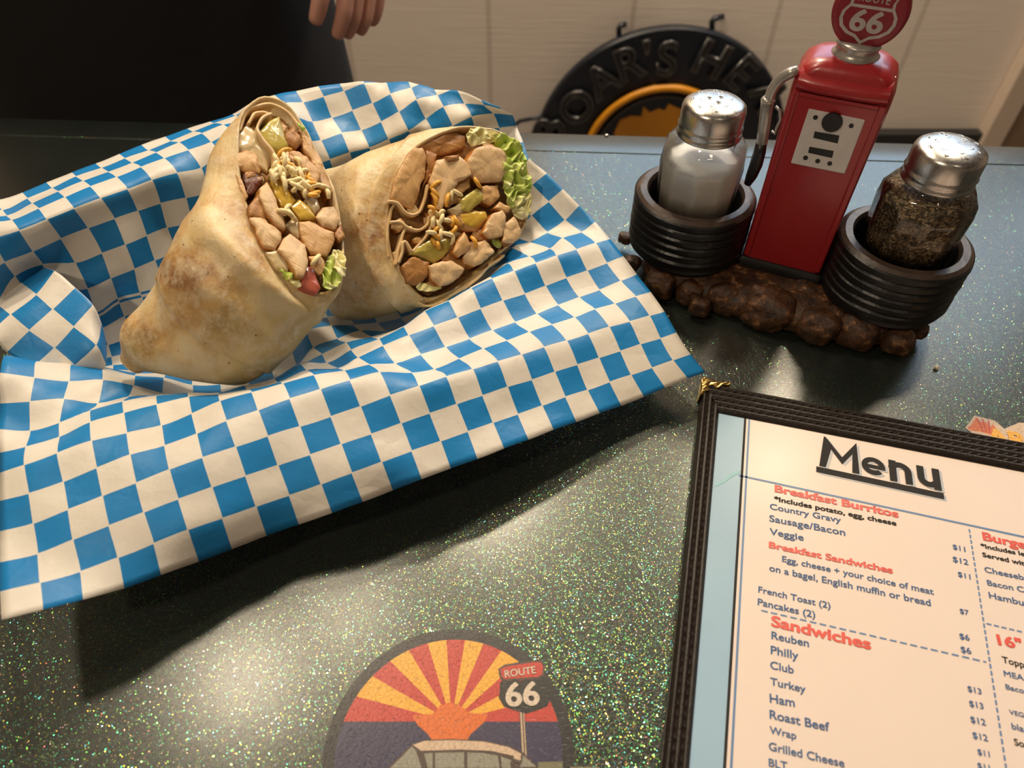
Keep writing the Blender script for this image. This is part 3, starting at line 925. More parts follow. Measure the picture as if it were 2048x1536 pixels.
# big heading with its own letters
def heading(dx, dy, mi, l):
    o = z8(880 + dx, 545 + dy); e = z8(1580 + dx, 690 + dy)
    a = pz(o, l); b = pz(e, l); ex = (b - a); Wd = ex.length; ex.normalize(); ey = UP.cross(ex)
    h = Wd * 0.345
    def P(x, y): return a + ex * (x * Wd) + ey * (y * h)
    cnt = [0]
    def poly(pts):
        cnt[0] += 1; up = Vector((0, 0, 0.000003 * cnt[0]))
        m.add([P(*p) + up for p in pts], [tuple(range(len(pts)))], PI_[mi])
    # M
    poly([(0.0, 0), (0.055, 0), (0.105, 0.62), (0.045, 1.0)]); poly([(0.045, 1.0), (0.105, 0.62), (0.195, 0.20), (0.195, 0.42), (0.06, 1.0)])
    poly([(0.195, 0.42), (0.195, 0.20), (0.285, 0.60), (0.325, 1.0)]); poly([(0.325, 1.0), (0.285, 0.60), (0.275, 0.0), (0.335, 0.0)])
    # e
    c = (0.455, 0.345); ro, ri = 0.098, 0.050
    arc = [math.radians(q) for q in range(0, 316, 15)]
    k = Wd / h
    for i in range(len(arc) - 1):
        q = [(c[0] + r * math.cos(t), c[1] + r * k * 0.97 * math.sin(t)) for r, t in ((ri, arc[i]), (ro, arc[i]), (ro, arc[i + 1]), (ri, arc[i + 1]))]
        poly(q)
    poly([(c[0] - 0.06, c[1] - 0.075), (c[0] + 0.098, c[1] - 0.075), (c[0] + 0.098, c[1] + 0.035), (c[0] - 0.06, c[1] + 0.035)])
    # n
    poly([(0.585, 0), (0.645, 0), (0.645, 0.66), (0.585, 0.66)])
    c = (0.672, 0.36); ro, ri = 0.098, 0.040
    arc = [math.radians(q) for q in range(0, 166, 15)]
    for i in range(len(arc) - 1):
        poly([(c[0] + r * math.cos(t), c[1] + r * k * 0.95 * math.sin(t)) for r, t in ((ri, arc[i]), (ro, arc[i]), (ro, arc[i + 1]), (ri, arc[i + 1]))])
    poly([(0.712, 0), (0.770, 0), (0.770, 0.37), (0.712, 0.37)])
    # u
    poly([(0.815, 0.28), (0.873, 0.28), (0.873, 0.66), (0.815, 0.66)]); poly([(0.940, 0), (1.0, 0), (1.0, 0.66), (0.940, 0.66)])
    c = (0.908, 0.30); ro, ri = 0.093, 0.035
    arc = [math.radians(q) for q in range(180, 361, 15)]
    for i in range(len(arc) - 1):
        poly([(c[0] + r * math.cos(t), c[1] + r * k * 0.95 * math.sin(t)) for r, t in ((ri, arc[i]), (ro, arc[i]), (ro, arc[i + 1]), (ri, arc[i + 1]))])
    # underline
    bar(pz(z8(862 + dx, 566 + dy)), pz(z8(1590 + dx, 722 + dy)), 0.0032, mi, l)
heading(16, 12, 'm_shadow', 0.00010)
heading(0, 0, 'm_black', 0.00032)
def line(s, zf, p0, p1, mi, off=0.0, tall=1.0):
    put_text(m, s, pz(zf(*p0), 0.00015), pz(zf(*p1), 0.00015), UP, PI_[mi], off, tall)
HB = 0.042
line('Breakfast Burritos', z8, (625, 693), (1335, 842), 'm_red', HB, 0.74)
line('*Includes potato, egg, cheese', z8, (622, 745), (1322, 888), 'm_black', 0.036, 0.8)
for s, p0, p1 in (('Country Gravy', (598, 792), (1005, 872)), ('Sausage/Bacon', (595, 862), (1030, 945)), ('Veggie', (597, 937), (792, 974))):
    line(s, z8, p0, p1, 'm_navy', 0.018, 0.86)
line('Breakfast Sandwiches', z8, (592, 1012), (1302, 1161), 'm_red', HB, 0.74)
for s, p0, p1 in (('Egg, cheese + your choice of meat', (668, 65), (1535, 255)), ('on a bagel, English muffin or bread', (595, 118), (1518, 320)), ('French Toast (2)', (532, 240), (945, 335)), ('Pancakes (2)', (528, 312), (858, 388)),
                  ('Reuben', (607, 505), (822, 553)), ('Philly', (603, 590), (762, 625)), ('Club', (600, 675), (735, 705)), ('Turkey', (600, 768), (803, 815)), ('Ham', (598, 868), (742, 895)), ('Roast Beef', (597, 960), (940, 1035)),
                  ('Wrap', (597, 1045), (750, 1080)), ('Grilled Cheese', (592, 1140), (1025, 1240)), ('BLT', (592, 1232), (700, 1255)),
                  ('$7', (1683, 360), (1735, 372)), ('$6', (1682, 505), (1740, 518)), ('$6', (1690, 582), (1750, 594)), ('$13', (1728, 805), (1808, 824)), ('$13', (1738, 890), (1820, 908)), ('$12', (1745, 982), (1833, 1002)),
                  ('$12', (1757, 1072), (1845, 1092)), ('$11', (1785, 1165), (1855, 1182)), ('$11', (1785, 1245), (1858, 1262)), ('$11', (1672, 150), (1745, 168))):
    line(s, zb, p0, p1, 'm_navy', 0.020, 0.92)
for s, p0, p1 in (('$11', (1643, 1020), (1715, 1037)), ('$12', (1643, 1092), (1732, 1113))): line(s, z8, p0, p1, 'm_navy', 0.020, 0.92)
line('Sandwiches', zb, (605, 432), (1178, 568), 'm_red', HB, 0.78)
line('Burgers', z8, (1815, 968), (2150, 1040), 'm_red', HB, 0.78)
line('*Includes le', z8, (1802, 1012), (2055, 1062), 'm_black', 0.036, 0.8)
line('Served wit', z8, (1812, 1064), (2055, 1116), 'm_black', 0.036, 0.8)
for s, p0, p1 in (('Cheeseb', (1825, 125), (2050, 172)), ('Bacon C', (1840, 200), (2052, 242)), ('Hambu', (1850, 273), (2050, 318)), ('MEA', (1935, 718), (2050, 745)), ('Baco', (1945, 793), (2050, 818)), ('VEG', (1965, 935), (2050, 955)), ('bla', (1980, 1020), (2050, 1038))):
    line(s, zb, p0, p1, 'm_navy', 0.018, 0.86)
line('16"', zb, (1900, 538), (2045, 568), 'm_red', HB, 0.78)
line('Topp', zb, (1925, 640), (2052, 672), 'm_black', 0.02)
line('So', zb, (1995, 1112), (2052, 1126), 'm_black', 0.02)
dash(pz(z8(1735, 908)), pz(zb(1945, 1244)), 0.0019, 0.0009, 0.0007, 'm_rule')
dash(pz(zb(548, 345)), pz(zb(1832, 640)), 0.0026, 0.0012, 0.0007, 'm_rule')
dash(pz(zb(1832, 420)), pz(zb(2300, 530)), 0.0019, 0.0009, 0.0007, 'm_rule')
m.build('page', [MT[k] for k in PM], mn, smooth=False)

# ------------------------------------------------------------------ condiment caddy with the fuel pump
CA = math.radians(-24.0)
CC = Vector((0.157, 0.331, 0.0))
CX = Vector((math.cos(CA), math.sin(CA), 0)); CY = Vector((-math.sin(CA), math.cos(CA), 0))
def cl(x, y, z): return CC + CX * x + CY * y + Vector((0, 0, z))
MC = Matrix.Translation(CC) @ Matrix.Rotation(CA, 4, 'Z')
cd = empty('condiment_caddy', CC, CA)
tag(cd, 'red fuel pump figurine between two black tyre cups on a brown rock base', 'condiment holder')
SALT = Vector((0.105, 0.353, 0)); PEP = Vector((0.209, 0.3085, 0))
# rocky base
m = MB()
loops = []
for z, k in ((0.0002, 0.80), (0.004, 0.88), (0.010, 0.88), (0.0140, 0.84), (0.0165, 0.6)):
    L = []
    for i in range(64):
        a = 2 * math.pi * i / 64
        x = 0.090 * (abs(math.cos(a)) ** 0.75) * (1 if math.cos(a) > 0 else -1); y = 0.040 * (abs(math.sin(a)) ** 0.8) * (1 if math.sin(a) > 0 else -1)
        w = 1 + 0.06 * noise.noise(Vector((x * 60, y * 60, z * 80)))
        L.append(cl(x * k * w, y * k * w - 0.004, z))
    loops.append(L)
m.loft(loops)
base = m.build('rock_base', MT['rock'], cd, angle=60)
z9 = zoomer(1230, 380, 2.805)
rocks = [(615, 590, 100, 90), (770, 495, 85, 55), (860, 655, 155, 105), (1090, 590, 110, 70), (1140, 748, 115, 95), (1365, 780, 120, 95), (1590, 830, 90, 70), (1700, 765, 60, 75), (430, 560, 80, 70), (255, 515, 85, 75), (100, 395, 50, 80), (60, 255, 40, 70), (480, 640, 60, 45)]
rn = random.Random(5)
for k, (x, y, rx, ry) in enumerate(rocks):
    px, py = z9(x, y)
    c = at_z(px, py, 0.010)
    s = rx / 2.805 / FPX * (c.y * CT + (HC - c.z) * ST)
    bm = bmesh.new(); bmesh.ops.create_icosphere(bm, subdivisions=4, radius=1.0)
    mb = MB(); vs = []
    sz = min(0.0112, s * 0.9)
    cz = max(sz * 0.82, 0.008)
    for v in bm.verts:
        p = v.co.copy()
        q = p * 1.2 + Vector((k * 7.1, 0, 0))
        # chunky: push the sphere towards a box
        mx_ = max(abs(p.x), abs(p.y), abs(p.z)); p = p.lerp(p / mx_, 0.28)
        p *= 1 + 0.16 * noise.noise(q) + 0.06 * noise.noise(q * 3.1) + 0.025 * noise.noise(q * 9)
        w = Vector((p.x * s, p.y * s * 0.85, p.z * sz))
        w = Matrix.Rotation(CA, 3, 'Z') @ w
        w = Vector((c.x, c.y, cz)) + w
        w.z = max(w.z, 0.0003)
        vs.append(w)
    mb.add(vs, [tuple(v.index for v in f.verts) for f in bm.faces]); bm.free()
    mb.build('rock', MT['rock'], base)
# tyre cups
for ctr in (SALT, PEP):
    m = MB()
    prof = [(0.0255, 0.020), (0.0262, 0.0505), (0.0275, 0.0530), (0.0312, 0.0530), (0.0332, 0.0515)]
    zz = 0.0515
    for g in range(6):
        prof += [(0.0342, zz - 0.0008), (0.0344, zz - 0.0034), (0.0329, zz - 0.0040), (0.0329, zz - 0.0048)]
        zz -= 0.0052
    prof += [(0.0335, 0.0185), (0.0300, 0.0150)]
    def fl(a, z, c=ctr): return 1 + 0.012 * noise.noise(Vector((math.cos(a) * 2 + c.x * 50, math.sin(a) * 2, z * 260)))
    m.lathe([(0.0, 0.0195)] + [(0.0255, 0.0195)] + prof + [(0.0, 0.0150)], (ctr.x, ctr.y, 0), 80, fl=fl, cap0=False, cap1=False)
    nface = len(m.f)
    for i, f in enumerate(m.f):
        zm = sum(m.v[q].z for q in f) / 4
        rm = sum((m.v[q] - Vector((ctr.x, ctr.y, m.v[q].z))).length for q in f) / 4
        if zm > 0.0500 and rm < 0.0335: m.m[i] = 1
    m.build('tyre_cup', [MT['rubber'], MT['rubber_worn']], cd, angle=35)

# the pump: local frame, front towards -y
PX, PY = 0.0005, 0.0085
def rrect(hx, hy, r, z, n=6, ox=0.0, oy=0.0):
    L = []
    for (sx, sy, a0) in ((1, 1, 0), (-1, 1, 90), (-1, -1, 180), (1, -1, 270)):
        for i in range(n + 1):
            a = math.radians(a0 + 90 * i / n)
            L.append(cl(PX + ox + sx * (hx - r) + r * math.cos(a), PY + oy + sy * (hy - r) + r * math.sin(a), z))
    return L
m = MB()
m.loft([rrect(0.0250, 0.0180, 0.004, 0.0170), rrect(0.0250, 0.0180, 0.004, 0.0205), rrect(0.0235, 0.0168, 0.004, 0.0225)])
pbase = m.build('pump_foot', MT['black_paint'], cd, angle=40)
m = MB()
m.loft([rrect(0.0222, 0.0155, 0.0035, 0.0215), rrect(0.0222, 0.0155, 0.0035, 0.070), rrect(0.0226, 0.0158, 0.0035, 0.108), rrect(0.0229, 0.0160, 0.0045, 0.120), rrect(0.0228, 0.0160, 0.006, 0.1265), rrect(0.0208, 0.0150, 0.007, 0.1315), rrect(0.0165, 0.0125, 0.007, 0.1350), rrect(0.0115, 0.0085, 0.006, 0.1362), rrect(0.004, 0.003, 0.002, 0.1365)])
body = m.build('pump_body', MT['red'], cd, angle=50)
YF = PY - 0.0157
# raised front frame and the top hood
m = MB()
for x0, x1, z0, z1 in ((-0.0212, -0.0182, 0.024, 0.1215), (0.0182, 0.0212, 0.024, 0.1215), (-0.0182, 0.0182, 0.1192, 0.1215)):
    m.box((PX + x0, YF - 0.0012, z0), (PX + x1, YF + 0.004, z1), M=MC)
m.build('front_frame', MT['red'], body, smooth=False, bevel=0.0006)
m = MB()
L = []
for x in [-0.0205 + 0.041 * i / 16 for i in range(17)]:
    e = abs(x) / 0.0205
    dz = 0.0016 * (1 - e ** 4)
    L.append([cl(PX + x, YF + 0.006, 0.1222), cl(PX + x, YF - 0.0008 - dz, 0.1225), cl(PX + x, YF - 0.0022 - dz, 0.1243), cl(PX + x, YF - 0.0010 - dz, 0.1275), cl(PX + x, YF + 0.0025, 0.1305), cl(PX + x, YF + 0.009, 0.1320)])
m.loft(L)
m.build('hood', MT['red'], body, angle=60)
m = MB()
m.box((PX - 0.0180, YF - 0.0003, 0.1210), (PX + 0.0180, YF + 0.002, 0.1226), M=MC)
m.build('painted_gap_shade', MT['black_paint'], body, smooth=False)  # black strip stands in for the shade beneath the hood
# white gauge plate, from its picture corners onto the front plane
fp, fn = cl(0, YF - 0.0008, 0.08), -CY
def fpt(x, y, l=0.0):
    return on_plane(x, y, fp + fn * l, fn)
zA = zoomer(1220, 0, 2.6256)
q = [fpt(*zA(*p), 0.0) for p in ((1043, 572), (1340, 632), (1232, 915), (948, 858))]
m = MB(); m.plate(q, fn, 0.0012); gp = m.build('gauge_plate', MT['plate_white'], body, smooth=False, bevel=0.0005)
m = MB()
def disc(mb, x, y, r, l=0.0004, mi=0, n=20):
    c = fpt(*zA(x, y), 0)
    s = (fpt(*zA(x + r, y), 0) - c).length
    mb.plate([c + CX * (s * math.cos(2 * math.pi * i / n)) + UP * (s * math.sin(2 * math.pi * i / n)) + fn * l for i in range(n)], fn, l + 0.0003, mi)
disc(m, 1167, 640, 56, 0.0012); m.build('dial', MT['black_paint'], gp, smooth=False, bevel=0.0003)
for p in (((1075, 690), (1205, 712), (1195, 752), (1068, 722)), ((1048, 770), (1175, 793), (1166, 828), (1040, 800))):
    m = MB(); m.plate([fpt(*zA(*k)) + fn * 0.0003 for k in p], fn, 0.0008); m.build('readout', MT['black_paint'], gp, smooth=False)
for x, y in ((1079, 616), (1267, 660), (1027, 828), (1091, 845), (1154, 858)):
    m = MB(); disc(m, x, y, 13, 0.0003); m.build('knob', MT['black_paint'], gp, smooth=False)
# globe on top with collar
gc = cl(PX + 0.0005, PY, 0.1555)
m = MB(); m.lathe([(0.0105, 0.1345), (0.0110, 0.1365), (0.0098, 0.1375), (0.0092, 0.1395), (0.0100, 0.1405), (0.0095, 0.1420), (0.004, 0.1422)], (gc.x, gc.y, 0), 32); m.build('collar', MT['silver'], body)
m = MB()
MG = Matrix.Translation(gc) @ Matrix.Rotation(CA, 4, 'Z') @ Matrix.Rotation(math.radians(90), 4, 'X')
RG = 0.0163
m.lathe([(RG - 0.0016, -0.0042), (RG - 0.0003, -0.0032), (RG, -0.001), (RG, 0.001), (RG - 0.0003, 0.0032), (RG - 0.0016, 0.0042), (RG - 0.0026, 0.0044)], None, 56, M=MG)
gn = -CY
def gpnt(x, y, l=0.0): return gc + CX * (x * RG) + UP * (y * RG) + gn * (0.0044 + l)
sh = [(-0.62, 0.50), (-0.50, 0.62), (-0.38, 0.70), (-0.2, 0.60), (0.0, 0.66), (0.2, 0.60), (0.38, 0.70), (0.50, 0.62), (0.62, 0.50), (0.56, 0.34), (0.58, 0.18), (0.72, -0.02), (0.74, -0.22), (0.66, -0.42), (0.46, -0.58), (0.2, -0.66), (0.0, -0.82), (-0.2, -0.66), (-0.46, -0.58), (-0.66, -0.42), (-0.74, -0.22), (-0.72, -0.02), (-0.58, 0.18), (-0.56, 0.34)]
ins = [(x * 0.88, y * 0.87 - 0.005) for x, y in sh]
k = len(sh)
b0 = m.add([gpnt(*p, 0.00015) for p in sh] + [gpnt(*p, 0.00015) for p in ins], [])
for i in range(k):
    j = (i + 1) % k
    m.f.append((b0 + i, b0 + j, b0 + k + j, b0 + k + i)); m.m.append(1)
m.add([gpnt(-0.54, 0.19, 0.0001), gpnt(0.54, 0.19, 0.0001), gpnt(0.58, 0.11, 0.0001), gpnt(-0.58, 0.11, 0.0001)], [(0, 1, 2, 3)], 1)
put_text(m, 'ROUTE', gpnt(-0.40, 0.28, 0.00016), gpnt(0.40, 0.28, 0.00016), gn, 1, 0.004, 1.15)
put_text(m, '66', gpnt(-0.44, -0.47, 0.00016), gpnt(0.44, -0.47, 0.00016), gn, 1, 0.035, 0.88)
lab(m.build('globe_sign', [MT['maroon'], MT['sign_white']], cd, angle=50), 'round maroon globe sign with a white shield')
# nozzle and hose on the left side
def spt(x, y, yy=-0.004):
    p0 = cl(0, yy, 0); return on_plane(x, y, p0, CY)
m = MB(); m.tube([spt(1596, 140), spt(1580, 146), spt(1566, 154), spt(1552, 168), spt(1543, 182), spt(1539, 196), spt(1537, 206)], [0.0022, 0.0028, 0.0026, 0.0026, 0.0026, 0.0026, 0.0024], 12)
noz = lab(m.build('nozzle', MT['silver'], body), 'silver hose nozzle')
m = MB(); m.tube([spt(1538, 195), spt(1536, 201), spt(1535, 204), spt(1530, 240), spt(1524, 284), spt(1523, 288)], [0.0028, 0.0036, 0.0032, 0.0030, 0.0029, 0.0024], 14); m.build('nozzle_grip', MT['silver'], body)
m = MB(); m.tube([spt(1551, 213), spt(1560, 222), spt(1561, 240), spt(1553, 256), spt(1550, 268), spt(1543, 262)], 0.0008, 8); m.build('trigger_guard', MT['silver'], body)
m = MB(); m.tube([spt(1523, 286), spt(1519, 305), spt(1512, 330), spt(1503, 352), spt(1495, 368)], [0.0028, 0.0032, 0.0034, 0.003, 0.002], 12); m.build('hose', MT['rubber'], body)

# ------------------------------------------------------------------ shakers
def shaker(c, name, label, cat, content, cname, fill, lid_rot):
    t = empty(name, (c.x, c.y, 0.0196))
    tag(t, label, cat)
    Z = 0.0197
    nf = 10
    def flute(a, z):
        k = 1.0 if 0.026 < z < 0.082 else 0.25
        x = (a * nf / (2 * math.pi)) % 1.0
        return 1 - 0.055 * k * (1 - (2 * x - 1) ** 2)
    outer = [(0.0, Z), (0.0190, Z), (0.0205, Z + 0.002), (0.0212, 0.030), (0.0222, 0.048), (0.0232, 0.066), (0.0236, 0.074), (0.0228, 0.0805), (0.0200, 0.0845), (0.0166, 0.0865), (0.0160, 0.0885), (0.0160, 0.0905)]
    inner = [(0.0145, 0.0905), (0.0145, 0.0880), (0.0185, 0.0835), (0.0208, 0.0785), (0.0210, 0.072), (0.0205, 0.060), (0.0192, 0.036), (0.0180, 0.0260), (0.0150, 0.0245), (0.0, 0.0245)]
    m = MB(); m.lathe(outer, (c.x, c.y, 0), 80, fl=flute, cap0=False, cap1=False)
    m.build('glass_jar', MT['glass'], t, angle=60)
    zs = [0.0208, 0.0222, 0.030, 0.048, 0.066, 0.074, 0.080]
    rs = [0.0175, 0.0189, 0.0196, 0.0206, 0.0215, 0.0218, 0.0208]
    prof = [(0.0, 0.0206)]
    for z, r in zip(zs, rs):
        if z < fill: prof.append((r, z))
    rl = prof[-1][0]
    prof += [(rl, fill), (rl * 0.7, fill + 0.0015), (0.0, fill + 0.001)]
    def fl2(a, z): return flute(a, z) * 0.995
    m = MB(); m.lathe(prof, (c.x, c.y, 0), 80, fl=fl2, cap0=False, cap1=False)
    tag(m.build(cname, content, t, angle=60), kind='stuff')
    # steel cap
    m = MB()
    zt = 0.0880
    prof = [(0.0162, zt - 0.0002), (0.0170, zt), (0.0174, zt + 0.0008), (0.0168, zt + 0.0018), (0.0167, zt + 0.0036), (0.0172, zt + 0.0050), (0.0166, zt + 0.0060), (0.0167, zt + 0.0070), (0.0166, zt + 0.0140), (0.0161, zt + 0.0158), (0.0140, zt + 0.0174), (0.0090, zt + 0.0186), (0.0, zt + 0.0190)]
    m.lathe([(0.0, zt + 0.0030)] + [(0.0150, zt + 0.0030), (0.0158, zt + 0.0002)] + prof, (c.x, c.y, 0), 72, cap0=False, cap1=False)
    lid = m.build('lid', MT['steel'], t, angle=60)
    hl = []
    for rr, nn in ((0.0035, 3), (0.0075, 6), (0.0108, 8)):
        for i in range(nn):
            a = 2 * math.pi * i / nn + lid_rot + rr * 100
            hl.append((rr * math.cos(a), rr * math.sin(a), rr))
    for hx, hy, rr in hl[:14] if lid_rot > 0 else hl[3:]:
        zc = zt + 0.0190 - 0.0017 * (rr / 0.0140) ** 2.2
        m = MB()
        m.lathe([(0.0, zc + 0.00005), (0.0010, zc + 0.00008)], (c.x + hx, c.y + hy, 0), 12, 0, cap0=False, cap1=False)
        m.lathe([(0.0010, zc - 0.0004), (0.00102, zc + 0.00012), (0.00130, zc + 0.00025), (0.0017, zc - 0.0003)], (c.x + hx, c.y + hy, 0), 12, 1, cap0=False, cap1=False)
        m.build('hole', [MT['hole'], MT['steel']], lid)
    return t
shaker(SALT, 'salt_shaker', 'glass salt shaker with white salt and steel lid standing in the left tyre cup', 'salt shaker', MT['salt'], 'salt_fill', 0.0730, 0.3)
shaker(PEP, 'pepper_shaker', 'glass pepper shaker with ground pepper and steel lid standing in the right tyre cup', 'pepper shaker', MT['pepper_ground'], 'pepper_fill', 0.0795, -0.2)

# crumb on the table
p = at_z(1872, 738, 0)
bm = bmesh.new(); bmesh.ops.create_icosphere(bm, subdivisions=3, radius=0.0013)
mb = MB(); mb.add([Vector((p.x, p.y, 0.0011)) + v.co * (1 + 0.35 * noise.noise(v.co * 900)) for v in bm.verts], [tuple(v.index for v in f.verts) for f in bm.faces]); bm.free()
tag(mb.build('bread_crumb', MT['crumb']), 'tiny pale crumb lying on the dark table in front of the pepper shaker', 'crumb')

